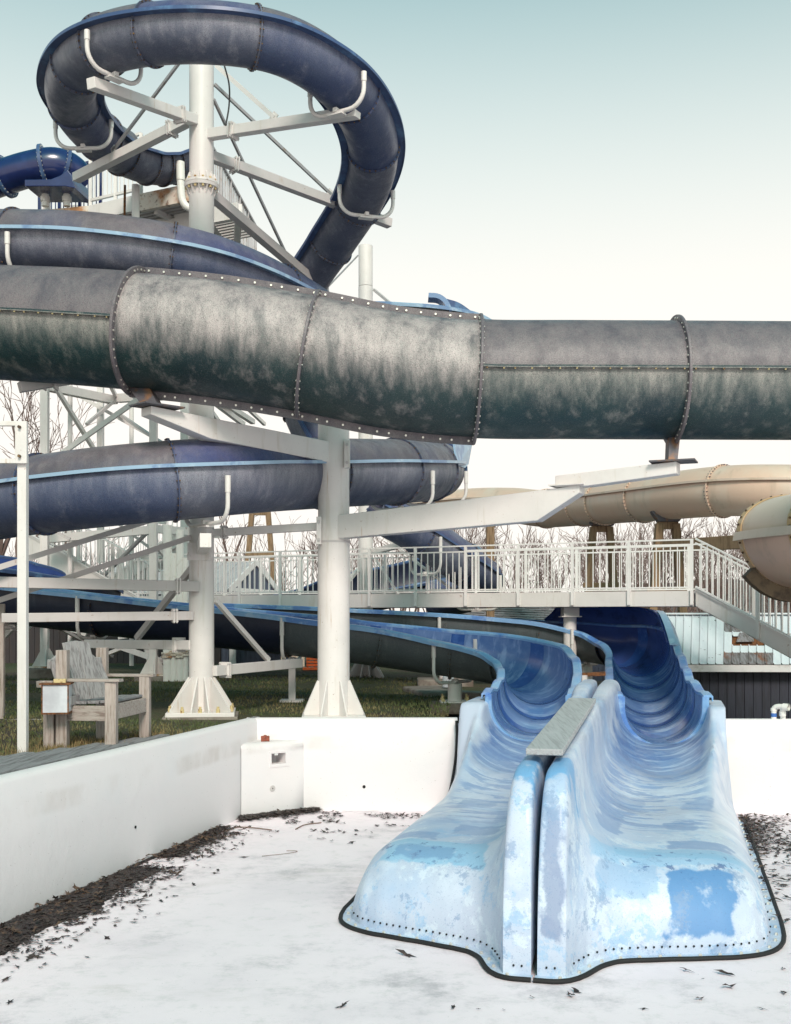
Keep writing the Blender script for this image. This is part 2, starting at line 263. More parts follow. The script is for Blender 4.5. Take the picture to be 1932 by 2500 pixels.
M['footing'] = mat('grey footing concrete', (0.25, 0.22, 0.19), 0.9, [dict(c=(0.14, 0.11, 0.09), s=4, lo=.4, hi=.65)], bump=[(20, .01, (1, 1, 1))])
M['plastic_blue'] = mat('blue plastic', (0.02, 0.04, 0.22), 0.5)
M['jug'] = mat('clear milky plastic', (0.62, 0.66, 0.70), 0.3)
M['box_white'] = mat('painted enamel box', (0.60, 0.62, 0.66), 0.45, [dict(c=(0.45, 0.46, 0.5), s=3, lo=.45, hi=.7), dict(c=RUST, s=9, lo=.69, hi=.74)])
M['beige_panel'] = mat('cream panel', (0.50, 0.44, 0.35), 0.7)
M['fence_wire'] = mat('fence wire', (0.30, 0.29, 0.30), 0.5, metallic=.5)

# ------------------------------------------------------------------ objects
def worldloc(o):
    v = Vector((0, 0, 0))
    while o is not None:
        v += o.location; o = o.parent
    return v
def thing(name, label, cat, loc=(0, 0, 0), group=None):
    o = bpy.data.objects.new(name, None); o.empty_display_size = .2; col.objects.link(o)
    o.location = loc; o['label'] = label; o['category'] = cat
    if group: o['group'] = group
    return o
def tag(o, label, cat, group=None):
    o['label'] = label; o['category'] = cat
    if group: o['group'] = group
    return o
def inst(src, name, parent, loc, rz=0.0, scale=None):
    o = bpy.data.objects.new(name, src.data if hasattr(src, 'data') else src); col.objects.link(o)
    o.parent = parent; o.location = Vector(loc) - (worldloc(parent) if parent else Vector((0, 0, 0)))
    o.rotation_euler = (0, 0, rz)
    if scale: o.scale = scale
    return o
def perp(d):
    a = Z if abs(d.z) < .95 else Vector((1, 0, 0))
    s = d.cross(a).normalized(); return s, s.cross(d).normalized()

class MB:
    def __init__(s): s.V = []; s.F = []; s.U = []; s.uv = False
    def add(s, vs, fs, us=None):
        b = len(s.V); s.V += [tuple(v) for v in vs]
        s.F += [tuple(i + b for i in f) for f in fs]
        if us: s.uv = True; s.U += us
        else: s.U += [None] * len(fs)
    def box(s, c, size, rz=0.0, axes=None):
        c = Vector(c); hx, hy, hz = (v / 2 for v in size)
        if axes is None: ax = (Vector((math.cos(rz), math.sin(rz), 0)), Vector((-math.sin(rz), math.cos(rz), 0)), Z)
        else: ax = axes
        vs = [c + ax[0] * (i * hx) + ax[1] * (j * hy) + ax[2] * (k * hz) for k in (-1, 1) for j in (-1, 1) for i in (-1, 1)]
        s.add(vs, [(0, 2, 3, 1), (4, 5, 7, 6), (0, 1, 5, 4), (2, 6, 7, 3), (0, 4, 6, 2), (1, 3, 7, 5)])
    def bar(s, p0, p1, w, h=None):
        p0 = Vector(p0); p1 = Vector(p1); d = p1 - p0; L = d.length; d = d / L; a, b = perp(d)
        s.box((p0 + p1) / 2, (L, w, h or w), axes=(d, a, b))
    def cyl(s, p0, p1, r0, r1=None, n=16, caps=True):
        p0 = Vector(p0); p1 = Vector(p1); r1 = r0 if r1 is None else r1
        d = (p1 - p0).normalized(); a, b = perp(d)
        cs = [a * math.cos(2 * math.pi * i / n) + b * math.sin(2 * math.pi * i / n) for i in range(n)]
        vs = [p0 + c * r0 for c in cs] + [p1 + c * r1 for c in cs]
        fs = [(i, (i + 1) % n, n + (i + 1) % n, n + i) for i in range(n)]
        if caps: fs += [tuple(range(n - 1, -1, -1)), tuple(range(n, 2 * n))]
        s.add(vs, fs)
    def tube(s, pts, r, n=10, caps=True, rr=None):
        pts = [Vector(p) for p in pts]; m = len(pts); vs = []; fs = []
        t0 = (pts[1] - pts[0]).normalized(); a, b = perp(t0)
        for i, p in enumerate(pts):
            t = (pts[min(i + 1, m - 1)] - pts[max(i - 1, 0)]).normalized()
            a = (a - t * a.dot(t)).normalized(); b = t.cross(a)
            q = rr[i] if rr else r
            vs += [p + (a * math.cos(2 * math.pi * k / n) + b * math.sin(2 * math.pi * k / n)) * q for k in range(n)]
        for i in range(m - 1):
            for k in range(n):
                fs.append((i * n + k, i * n + (k + 1) % n, (i + 1) * n + (k + 1) % n, (i + 1) * n + k))
        if caps: fs += [tuple(range(n - 1, -1, -1)), tuple(range((m - 1) * n, m * n))]
        s.add(vs, fs)
    def prism(s, poly, off):
        n = len(poly); off = Vector(off); poly = [Vector(p) for p in poly]
        vs = [p - off / 2 for p in poly] + [p + off / 2 for p in poly]
        fs = [tuple(range(n - 1, -1, -1)), tuple(range(n, 2 * n))] + [(i, (i + 1) % n, n + (i + 1) % n, n + i) for i in range(n)]
        s.add(vs, fs)
    def rows(s, rows, closed=False, caps=False, us=None):
        n = len(rows[0]); vs = [v for r in rows for v in r]; fs = []; uu = []
        for i in range(len(rows) - 1):
            for k in range(n if closed else n - 1):
                k2 = (k + 1) % n
                fs.append((i * n + k, i * n + k2, (i + 1) * n + k2, (i + 1) * n + k))
                if us:
                    a = us[i][k]; b = us[i][k2] if k2 else (us[i][k][0], 1.0); c = us[i + 1][k2] if k2 else (us[i + 1][k][0], 1.0); d = us[i + 1][k]
                    uu.append((a, b, c, d))
        if caps:
            fs += [tuple(range(n - 1, -1, -1)), tuple(range((len(rows) - 1) * n, len(rows) * n))]
            if us: uu += [tuple(us[0][k] for k in range(n - 1, -1, -1)), tuple(us[-1])]
        s.add(vs, fs, uu if us else None)
    def sweep(s, fr, prof, closed=True, caps=True, v0=0.0, v1=1.0):
        n = len(prof); rows = []; us = []
        for f in fr:
            rows.append([f.C + f.S * a + f.U * b for a, b in prof])
            us.append([(f.a, v0 + (v1 - v0) * k / (n if closed else n - 1)) for k in range(n)])
        s.rows(rows, closed, caps, us)
    def sphere(s, c, r, n=8, m=5, sc=(1, 1, 1)):
        c = Vector(c); rows = []
        for j in range(m + 1):
            th = math.pi * j / m
            rows.append([c + Vector((r * sc[0] * math.sin(th) * math.cos(2 * math.pi * i / n), r * sc[1] * math.sin(th) * math.sin(2 * math.pi * i / n), r * sc[2] * math.cos(th))) for i in range(n)])
        s.rows(rows, True)
    def build(s, name, m, parent=None, flat=False, bev=0.0, ang=38, kind=None, label=None, weld=False):
        off = worldloc(parent) if parent else Vector((0, 0, 0))
        me = bpy.data.meshes.new(name)
        me.from_pydata([(x - off.x, y - off.y, z - off.z) for x, y, z in s.V], [], s.F)
        if s.uv:
            ul = me.uv_layers.new(name='UVMap'); i = 0; flat_uv = []
            for f, u in zip(s.F, s.U):
                if u is None: flat_uv += [0.0, 0.0] * len(f)
                else:
                    for q in u: flat_uv += [q[0], q[1]]
            ul.data.foreach_set('uv', flat_uv)
        bm = bmesh.new(); bm.from_mesh(me)
        if weld: bmesh.ops.remove_doubles(bm, verts=bm.verts, dist=1e-5)
        bmesh.ops.recalc_face_normals(bm, faces=bm.faces); bm.to_mesh(me); bm.free()
        me.materials.append(M[m] if isinstance(m, str) else m)
        if not flat:
            me.polygons.foreach_set('use_smooth', [True] * len(me.polygons)); me.set_sharp_from_angle(angle=R(ang))
        o = bpy.data.objects.new(name, me); col.objects.link(o)
        if parent: o.parent = parent
        if bev:
            b = o.modifiers.new('bevel', 'BEVEL'); b.width = bev; b.segments = 2; b.limit_method = 'ANGLE'; b.angle_limit = R(40)
        if kind: o['kind'] = kind
        if label: o['label'] = label
        return o

class Fr: pass
def path(pts, n, rolls=None, ext=None):
    """Catmull-Rom through pts, resampled evenly into n frames (S = right of travel, U = up)"""
    P = [Vector(p) for p in pts]; m = len(P)
    rolls = rolls or [0] * m
    dense = []; rl = []
    for i in range(m - 1):
        p0 = P[i - 1] if i else P[0] * 2 - P[1]; p1 = P[i]; p2 = P[i + 1]; p3 = P[i + 2] if i + 2 < m else P[-1] * 2 - P[-2]
        for k in range(24):
            t = k / 24
            dense.append(0.5 * ((2 * p1) + (p2 - p0) * t + (2 * p0 - 5 * p1 + 4 * p2 - p3) * t * t + (3 * p1 - p0 - 3 * p2 + p3) * t ** 3))
            rl.append(lerp(rolls[i], rolls[i + 1], t * t * (3 - 2 * t)))
    dense.append(P[-1]); rl.append(rolls[-1])
    arc = [0.0]
    for i in range(1, len(dense)): arc.append(arc[-1] + (dense[i] - dense[i - 1]).length)
    out = []; j = 0
    for i in range(n):
        a = arc[-1] * i / (n - 1)
        while j < len(arc) - 2 and arc[j + 1] < a: j += 1
        t = (a - arc[j]) / max(1e-9, arc[j + 1] - arc[j])
        f = Fr(); f.C = dense[j].lerp(dense[j + 1], min(1, t)); f.a = a; f.roll = lerp(rl[j], rl[j + 1], min(1, t)); out.append(f)
    for i, f in enumerate(out):
        f.T = (out[min(i + 1, n - 1)].C - out[max(i - 1, 0)].C).normalized()
        s = f.T.cross(Z).normalized(); u = s.cross(f.T)
        c, q = math.cos(R(f.roll)), math.sin(R(f.roll))
        f.S = s * c + u * q; f.U = u * c - s * q
    return out
def near_frame(fr, x, y=None):   # frame whose centre shows nearest to a pixel
    def px(p): return 844 + p.x / p.y * 2446, 1317 - (p.z - CAMZ) / p.y * 2446
    return min(range(len(fr)), key=lambda i: abs(px(fr[i].C)[0] - x) + (abs(px(fr[i].C)[1] - y) if y is not None else 0))
def ringprof(R0, R1, n=40, a0=-.5, a1=.5):
    if abs(a1 - a0) > .999:
        return None
def arcprof(r, a0, a1, n):      # angles in turns; 0 = S side, .25 = up
    return [(r * math.cos(2 * math.pi * lerp(a0, a1, i / n)), r * math.sin(2 * math.pi * lerp(a0, a1, i / n))) for i in range(n + 1)]
def shell(r, th, a0, a1, n):    # closed profile of a curved shell
    return arcprof(r, a0, a1, n) + arcprof(r - th, a1, a0, n)
def ring_on(f, r0, r1, w, a0=-.5, a1=.5, n=44):
    """flat flange disc of thickness w standing on the frame"""
    mb = MB(); rows = []
    full = abs(a1 - a0) > .999
    m = n if full else n + 1
    for (r, o) in ((r0, -w / 2), (r1, -w / 2), (r1, w / 2), (r0, w / 2), (r0, -w / 2)):
        rows.append([f.C + f.T * o + (f.S * math.cos(2 * math.pi * lerp(a0, a1, k / n)) + f.U * math.sin(2 * math.pi * lerp(a0, a1, k / n))) * r for k in range(m)])
    mb.rows(rows, closed=full); return mb
def ring_bolts(f, r, w, a0, a1, cnt, size, both=True):
    mb = MB()
    for k in range(cnt):
        if random.random() < .06: continue
        a = 2 * math.pi * lerp(a0, a1, (k + .5 + random.uniform(-.12, .12)) / cnt); size_ = size * random.uniform(.7, 1.25); p = f.C + (f.S * math.cos(a) + f.U * math.sin(a)) * r
        mb.cyl(p - f.T * w, p + f.T * w * random.uniform(.8, 1.2), size_, n=6)
    return mb

def covered_flume(root, fr, r, breaks, mats, lidmats, fl_u=0.0, fl_w=.075, rim='rim_blue', lid=True, lid_range=None, ringw=.016, ringh=.028, bolt='dark_rust', nb=30, th=.02):
    """lower trough, upper lid, flat side flanges between them and bolted joint rings"""
    al = math.asin(max(-1, min(1, fl_u / r))) / (2 * math.pi)
    bi = [int(b * (len(fr) - 1)) for b in breaks]
    for k in range(len(bi) - 1):
        sub = fr[bi[k]:bi[k + 1] + 1]
        mb = MB(); mb.sweep(sub, shell(r, th, -.5 - al, al, 26), v0=.0, v1=1.0)
        # trough uv: outer wall runs 0..1 over first half of profile
        sec = mb.build('trough_section', mats[k % len(mats)], root)
        if lid and (lid_range is None or lid_range[0] <= k < lid_range[1]):
            mb = MB(); mb.sweep(sub, shell(r, th, al, .5 - al, 22)); mb.build('lid_section', lidmats[k % len(lidmats)], root)
        c = r * math.cos(2 * math.pi * al)
        for sg in (1, -1):
            mb = MB(); mb.sweep(sub, [(sg * (c - .01), fl_u - .012), (sg * (c + fl_w), fl_u - .016), (sg * (c + fl_w), fl_u - .030), (sg * (c + fl_w + .012), fl_u - .030), (sg * (c + fl_w + .012), fl_u + .010), (sg * (c - .01), fl_u + .010)])
            mb.build('side_flange', rim, sec)
        f = sub[-1]
        if k < len(bi) - 2:
            top = lid and (lid_range is None or lid_range[0] <= k < lid_range[1])
            a0, a1 = (-.5, .5) if top else (-.5 - al, al)
            rg = ring_on(f, r - .004, r + ringh, ringw, a0, a1).build('joint_flange', mats[k % len(mats)], root)
            ring_bolts(f, r + ringh * .62, ringw * 1.4, a0, a1, nb, .0085).build('bolts', bolt, rg, kind='stuff')

def hoop_pts(f, r, drop=.08, side=.055, top=-.02, cr=.20):
    a = r + side; b = -(r + drop); pts = [(a, top)]
    for k in range(7):
        t = k / 6 * math.pi / 2; pts.append((a - cr + cr * math.cos(t), b + cr - cr * math.sin(t)))
    for k in range(7):
        t = math.pi / 2 + k / 6 * math.pi / 2; pts.append((-a + cr + cr * math.cos(t), b + cr - cr * math.sin(t)))
    pts.append((-a, top))
    S = f.S.copy(); S.z = 0; S.normalize()
    return [f.C + S * x + Z * y for x, y in pts], S
def hoop(parent, f, r, m='white_steel', rot=0.0, **k):
    if rot:
        g_ = Fr(); g_.__dict__.update(f.__dict__); g_.S = Matrix.Rotation(R(rot), 3, 'Z') @ f.S; f = g_
    pts, S = hoop_pts(f, r, **k)
    mb = MB(); mb.tube(pts, .026, 10)
    for p, q in ((pts[0], pts[1]), (pts[-1], pts[-2])):
        mb.cyl(p, p.lerp(q, .6), .033, n=10)
    mid = (pts[7] + pts[8]) / 2
    mb.box(mid - Z * .028, (.20, .10, .02), rz=math.atan2(S.y, S.x)); mb.box(mid + Z * .02, (.05, .09, .05), rz=math.atan2(S.y, S.x))
    return mb.build('hoop_bracket', m, parent)

# ================================================================== GROUND AND POOL
WL_A = Vector((-5.85, -3, 0)); WL_B = Vector((-1.60, 13.83, 0))           # inner face of the long left wall
wl_dir = (WL_B - WL_A).normalized(); wl_out = Vector((-wl_dir.y, wl_dir.x, 0))
WALL_T = 0.17; WALL_H = 1.10; FARY = 13.66
def lawn_z(x, y):
    z = 1.05 + .10 * smooth(16, 26, y) * (1 - smooth(-2, 2, x))
    z -= .66 * smooth(3.6, 5.2, x) * (1 - smooth(26, 45, y)); z -= .55 * smooth(.75, 1.15, x) * (1 - smooth(16.2, 18.2, y - .0 * x)) * (1 - smooth(3.2, 4.6, x))
    z += .03 * mnoise.noise(Vector((x * .35, y * .35, 0)))
    return z
def wall_x(y, off=0.0):
    return WL_A.x + (y - WL_A.y) * (WL_B.x - WL_A.x) / (WL_B.y - WL_A.y) - off
mb = MB()
mb.rows([[Vector((x, y, 0)) for x in (-7, -4, -2, 0, 2, 4, 6, 8, 11)] for y in (-5, -2, 1, 4, 6, 8, 10, 12, 14)])
mb.build('pool_floor', 'concrete', kind='structure')
mb = MB(); ys = [-5 + i * .5 for i in range(39)] + [14.0]
mb.rows([[Vector((lerp(wall_x(y, WALL_T * .6), -60, (k / 14) ** 2.2), y, lawn_z(lerp(wall_x(y, .1), -60, (k / 14) ** 2.2), y) - (0.05 if k == 0 else 0))) for k in range(15)] for y in ys])
yy = [14.0, 14.3, 14.7, 15.2, 16, 17, 18, 19, 20, 21.5, 23, 25, 27, 30, 34, 40, 50, 65, 90, 130, 200, 320, 500]
xx = [-260, -120, -60, -40, -30, -22, -16, -12, -9, -7, -5.5, -4, -3, -2, -1, 0, 1, 2, 3, 3.6, 4.2, 4.8, 5.4, 6, 7, 8, 10, 13, 18, 25, 40, 70, 130, 260]
mb.rows([[Vector((x, y, lawn_z(x, y) if y < 60 else 1.0)) for x in xx] for y in yy])
mb.build('lawn', 'lawn', kind='structure', ang=80)

# pool walls
def wall_run(name, label, A, B, out, h=WALL_H, t=WALL_T, seg=14):
    prof = [(0, -.05), (0, h * .5), (.004, h - .05), (.018, h - .018), (.045, h), (t - .045, h), (t - .015, h - .02), (t, h - .06), (t, -.05)]
    mb = MB(); rows = []
    for i in range(seg + 1):
        p = A.lerp(B, i / seg); rows.append([p + out * a + Z * b for a, b in prof])
    mb.rows(rows, closed=False); n = len(prof)
    mb.add([rows[0][k] for k in range(n)] + [rows[-1][k] for k in range(n)], [tuple(range(n)), tuple(range(2 * n - 1, n - 1, -1))])
    t_ = thing(name, label, 'pool wall', (A + B) / 2); mb.build('wall', 'wall_white', t_); return t_
wl = wall_run('pool_wall', 'long white pool wall running along the wooden deck on the left', WL_A, WL_B, wl_out, seg=30)
mb = MB(); p = D(330, 1764, 11.0); y = 10.62; c = Vector((wall_x(y) + .004, y, CAMZ - (1764 - 1317) / 2446 * y)); mb.cyl(c - Vector((.02, 0, 0)), c + Vector((.006, -.002, 0)), .014, n=10); mb.build('pipe_hole', 'void', wl)
wf = wall_run('pool_wall', 'white far pool wall below the thick white pillar', Vector((-1.78, FARY, 0)), Vector((.74, FARY, 0)), Vector((0, 1, 0)))
mb = MB(); c = Vector((D(777, 1678, FARY).x, FARY, D(777, 1678, FARY).z)); mb.cyl(c + Vector((0, .01, 0)), c - Vector((0, .006, 0)), .019, n=14); mb.build('drain_hole', 'void', wf)
wr = wall_run('pool_wall', 'white far pool wall at the right below the white pipes', Vector((3.86, 13.5, 0)), Vector((9.5, 13.45, 0)), Vector((0, 1, 0)))
# skimmer block in the corner
A = D(515, 1745, 13.14); A.z = 0; B = D(648, 1728, 13.645); B.z = 0
sk = thing('skimmer_block', 'white corner block with a square skimmer opening below a brick', 'pool fitting', (A + B) / 2)
H = .845; d = (B - A); Ld = d.length; d = d / Ld; n_ = Vector((d.y, -d.x, 0)); ins = -n_
def fp(a, z): return A + d * a + Z * z
a0, a1, z0, z1 = Ld * .475, Ld * .70, .585, .71
mb = MB()
RF = .075
aa = [0, a0, a1, Ld]; zz = [-.03, z0, z1, H - RF]
for i in range(3):
    for j in range(3):
        if i == 1 and j == 1: continue
        mb.add([fp(aa[i], zz[j]), fp(aa[i + 1], zz[j]), fp(aa[i + 1], zz[j + 1]), fp(aa[i], zz[j + 1])], [(0, 1, 2, 3)])
dp = .26
q = [fp(a0, z0), fp(a1, z0), fp(a1, z1), fp(a0, z1)]; q2 = [v + ins * dp for v in q]
mb.add(q + q2, [(0, 1, 5, 4), (1, 2, 6, 5), (2, 3, 7, 6), (3, 0, 4, 7), (4, 5, 6, 7)])
back = [A + Vector((-.14, .62, 0)), B + Vector((.0, .10, 0))]
rr_ = []
for k in range(9):
    th = k / 8 * math.pi / 2; o = ins * (RF * (1 - math.cos(th))) + Z * (RF * math.sin(th) - RF)
    rr_.append([fp(Ld * j / 4, H) + o for j in range(5)])
mb.rows(rr_)
e_ = rr_[-1]; mb.add([e_[0], e_[2], e_[4], back[1] + Z * H, back[0] + Z * H], [(0, 1, 2, 3, 4)])
mb.add([fp(Ld, -.03)] + [r_[4] for r_ in rr_] + [back[1] + Z * H, back[1] - Z * .03], [tuple(range(12))])
mb.build('block', 'wall_white', sk, weld=True, ang=55)
mb = MB(); fw = .03
for (s0, s1, t0, t1) in ((a0 - fw, a1 + fw, z1, z1 + fw), (a0 - fw, a1 + fw * 1.9, z0 - fw * 1.3, z0), (a0 - fw, a0, z0, z1), (a1, a1 + fw * 1.9, z0, z1)):
    mb.prism([fp(s0, t0), fp(s1, t0), fp(s1, t1), fp(s0, t1)], n_ * .012)
mb.build('opening_frame', 'wall_white', sk, flat=True, bev=.003)
mb = MB(); mb.prism([fp(a0 + .04, z1 - .022), fp(a0 + .085, z1 - .022), fp(a0 + .085, z1), fp(a0 + .04, z1)], n_ * .014); mb.build('latch_tab', 'trim_white', sk, flat=True)
c = fp(Ld * .49, 2.3 - (1926 - 1507.5) / 2800 * 13.35); mb = MB()
for r_ in (.012, .022, .031): 
    mb.tube([c + n_ * .006 + (d * math.cos(t * math.pi / 10) + Z * math.sin(t * math.pi / 10)) * r_ for t in range(21)], .0025, 5)
mb.cyl(c, c + n_ * .007, .036, n=20); mb.build('drain_cover', 'grey_steel', sk)
mb = MB(); mb.cyl(c + n_ * .005, c + n_ * .011, .006, n=8); mb.build('screw', 'void', sk)
bc = N(648, 1783, 13.47); bc.z = H + .032
mb = MB(); mb.box(bc, (.10, .06, .064), rz=.15); mb.box(bc + Vector((0, 0, .036)), (.035, .05, .012), rz=.15)
tag(mb.build('brick', 'brick', flat=True, bev=.006), 'red brick resting on the white corner block of the pool', 'brick')

# wooden deck beside the left wall
dk = thing('wooden_deck', 'grey weathered plank deck strip along the left pool wall', 'deck', (wall_x(9, .4), 9, 1.06))
ends = [11.75, 11.45, 10.95, 10.55, 10.2, 9.95, 9.7]
for i, e in enumerate(ends):
    o0 = WALL_T + .006 + i * .125; p0 = Vector((wall_x(3, o0 + .06), 3, 1.085)); p1 = Vector((wall_x(e, o0 + .06), e, 1.085 - .002 * (i % 2)))
    mb = MB(); mb.bar(p0, p1, .106, .04); mb.build('plank', 'wood_deck', dk, flat=True, bev=.004)

# ================================================================== LEAVES
def leaf_shape(sc, lobes=7):
    pts = []; el = random.uniform(1.0, 2.4)
    for k in range(lobes * 2):
        a = 2 * math.pi * k / (lobes * 2); r_ = sc * (1.0 if k % 2 == 0 else .45) * (.7 + .5 * random.random()); pts.append((r_ * el * math.cos(a + random.uniform(-.2, .2)), r_ * .8 * math.sin(a)))
    return pts
def add_leaf(mb, x, y, z, sc, curl=.25):
    th = random.uniform(0, 6.28); pts = leaf_shape(sc, random.choice((4, 5, 6))); tx, ty = random.uniform(-curl, curl), random.uniform(-curl, curl)
    c = Vector((x, y, z)); vs = [c + Z * sc * .15]
    for a, b in pts:
        X = a * math.cos(th) - b * math.sin(th); Y = a * math.sin(th) + b * math.cos(th)
        vs.append(Vector((x + X, y + Y, max(.004, z + tx * X + ty * Y + random.uniform(-.15, .45) * sc * curl * 2))))
    n = len(pts); mb.add(vs, [(0, 1 + k, 1 + (k + 1) % n) for k in range(n)])
def dens(y): return mnoise.noise(Vector((y * 1.1, 3.7, 0)))
mb = MB()
for _ in range(4600):
    y = random.uniform(5.5, 12.55)
    if 10.55 < y < 10.95 and random.random() < .85: continue
    wdt = (.34 + .26 * smooth(11.8, 9.0, y)) * (1 + .5 * dens(y)); u = abs(random.gauss(0, .5)) * wdt
    if y > 12.2: u *= .4
    add_leaf(mb, wall_x(y) + .01 + u, y, .010 + .022 * max(0, 1 - u / wdt) * random.random(), random.uniform(.010, .034))
for _ in range(1100):
    t = random.random(); p = A.lerp(B, t * 1.25); add_leaf(mb, p.x + random.uniform(-.01, .03), p.y - .03 - abs(random.gauss(0, .11)) , .012 + .03 * random.random(), random.uniform(.015, .035))
for _ in range(900):
    u = random.uniform(590, 1080); v = 1982 + abs(random.gauss(0, 26)) + 8 * mnoise.noise(Vector((u * .02, 1, 0)))
    if mnoise.noise(Vector((u * .012, v * .07, 7))) < .12: continue
    d_ = 2300 * 2.8 / (v - 1507.5); x_ = N(u, v, d_).x
    if d_ < 13.55 and x_ > wall_x(d_) + .1: add_leaf(mb, x_, d_, .008 + .012 * random.random(), random.uniform(.010, .034))
mb.build('leaf_litter', 'leaf', kind='stuff', flat=True)
mb = MB()
for _ in range(4600):
    y = min(13.4, 13.3 - abs(random.gauss(0, 1.9))); x0 = 3.93 - (13.3 - y) * .243; x = x0 + .06 + random.random() ** 1.3 * 2.6
    if random.random() > .25 + smooth(-.25, .25, mnoise.noise(Vector((x * 1.0, y * .9, 2)))) * (1 if y > 9.7 else .25): continue
    add_leaf(mb, x, y, .008 + .02 * random.random(), random.uniform(.010, .034))
mb.build('leaf_litter', 'leaf', kind='stuff', flat=True)
mb = MB()
for _ in range(220):
    y = random.uniform(5.5, 12.4); add_leaf(mb, wall_x(y) + .02 + abs(random.gauss(0, .22)), y, .03 + .03 * random.random(), random.uniform(.014, .040), .5)
for _ in range(200):
    y = min(13.3, 13.2 - abs(random.gauss(0, 1.8))); add_leaf(mb, 3.95 - (13.3 - y) * .243 + random.random() ** 1.3 * 2.4, y, .02 + .03 * random.random(), random.uniform(.014, .036), .5)
mb.build('brown_leaves', 'leaf_brown', kind='stuff', flat=True)
# thin layer of rotted leaf mould under the drifts, with ragged borders
def mould(name, pts_fn, n=40):
    mb = MB(); L = []; Rr = []
    for i in range(n + 1):
        a, b = pts_fn(i / n); L.append(a); Rr.append(b)
    mb.rows([[a, a.lerp(b, .5) + Z * .012, b] for a, b in zip(L, Rr)]); mb.build(name, 'mulch', kind='stuff')
def m1(t):
    y = lerp(5.4, 11.9, t); w = .20 + .20 * smooth(11.8, 9, y) * (1 + dens(y)) + .05 * mnoise.noise(Vector((y * 9, 0, 0)))
    if 10.5 < y < 11.0: w = .03
    return Vector((wall_x(y) + .002, y, .02)), Vector((wall_x(y) + max(.03, w), y, .003))
mould('leaf_mould', m1, 120)
def m2(t):
    p = A.lerp(B, t * 1.15); w = .03 + .05 * mnoise.noise(Vector((t * 14, 5, 0)))
    return Vector((p.x, p.y - .004, .008)), Vector((p.x + .02, p.y - max(.004, w), .003))
mould('leaf_mould', m2, 40)
# separate leaves on the pale floor
spots = [(N(625, 2018, 1), 0)]
LF = []
for _ in range(34):
    u = random.choice([random.uniform(420, 1010), random.uniform(420, 1010), random.uniform(1560, 1920), random.uniform(1100, 1500)]); v = random.choice([random.uniform(1985, 2110), random.uniform(2010, 2130), random.uniform(2330, 2470)]) if u < 1010 else random.uniform(2345, 2470)
    if u > 1000 and v < 2400 and u < 1560: continue
    d_ = 2300 * 2.8 / (v - 1507.5)
    LF.append((N(u, v, d_).x, d_))
LF = [(x, y) for x, y in LF if x > wall_x(y) + .1]
lmeshes = []
for k in range(5):
    mb = MB(); add_leaf(mb, 0, 0, .012, .024 + .006 * k, .45); o = mb.build('fallen_leaf', 'leaf', flat=True); lmeshes.append(o)
for i, (x, y) in enumerate(LF):
    o = lmeshes[i] if i < 5 else inst(lmeshes[i % 5], 'fallen_leaf', None, (0, 0, 0))
    o.location = (x, y, .002); o.rotation_euler = (0, 0, random.uniform(0, 6)); s_ = random.uniform(.5, 1.0); o.scale = (s_, s_, s_)
    u_ = 966 + x / y * 2800; v_ = 1507.5 + 2300 * 2.8 / y
    tag(o, 'single dark leaf on the pool floor, ' + ('near the skimmer block' if v_ < 2030 and u_ < 760 else 'left of the slide shoulder' if v_ < 2040 else 'near the left wall drift' if u_ < 620 and v_ < 2200 else 'left of the blue slide nose' if v_ < 2200 else 'close to the camera before the slide feet' if u_ < 1500 else 'close to the camera at the lower right'), 'leaf', 'single leaves scattered on the pool floor')
for lab, pts in (('thin brown twig lying below the skimmer block', [(545, 2038), (570, 2024), (600, 2022), (650, 2027), (664, 2029)]),
                 ('short straight twig near the far pool wall', [(722, 2027), (745, 2016), (785, 2011)]),
                 ('fine pale stalk on the pool floor in the middle', [(640, 2093), (690, 2088), (722, 2083), (724, 2080), (700, 2080)])):
    P3 = []
    for u, v in pts:
        d_ = 2300 * 2.8 / (v - 1507.5); q = N(u, v, d_); q.z = .012; P3.append(q)
    f_ = path(P3, 14); mb = MB(); mb.tube([f.C for f in f_], .006 if 'fine' not in lab else .003, 5); tag(mb.build('twig', 'twig'), lab, 'twig')

# ================================================================== GRASS
random.seed(11)
mb = MB()
def blade(x, y, z, h, w=.008):
    a = random.uniform(0, 6.28); lx, ly = random.gauss(0, .35) * h, random.gauss(0, .35) * h; ca, sa = math.cos(a) * w, math.sin(a) * w
    mb.add([(x - ca, y - sa, z), (x + ca, y + sa, z), (x + lx, y + ly, z + h)], [(0, 1, 2)])
for _ in range(42000):
    y = 9.0 + 14.0 * random.random() ** 1.5; x = random.uniform(-6.6 * y / 14 - 1.2, -.2 + .06 * y)
    if y < 13.85 and x > wall_x(y, WALL_T + .02): continue
    if y < ends[0] and x > wall_x(y, WALL_T + .9) :
        j = int((wall_x(y, WALL_T) - x) / .125)
        if 0 <= j < len(ends) and y < ends[j]: continue
    if mnoise.noise(Vector((x * .45, y * .45, 4))) > .28: continue
    blade(x, y, lawn_z(x, y) - .005, random.uniform(.025, .06), .005 + .004 * y / 14)
mb.build('grass', 'grass', kind='stuff', flat=True)
mb = MB()
def tuft(x, y, n, sp, h):
    for _ in range(n):
        a, r_ = random.uniform(0, 6.28), abs(random.gauss(0, sp)); X, Y = x + r_ * math.cos(a), y + r_ * math.sin(a)
        if X > wall_x(Y, WALL_T + .02): continue
        blade(X, Y, lawn_z(X, Y) - .005, random.uniform(.4, 1) * h, .005)
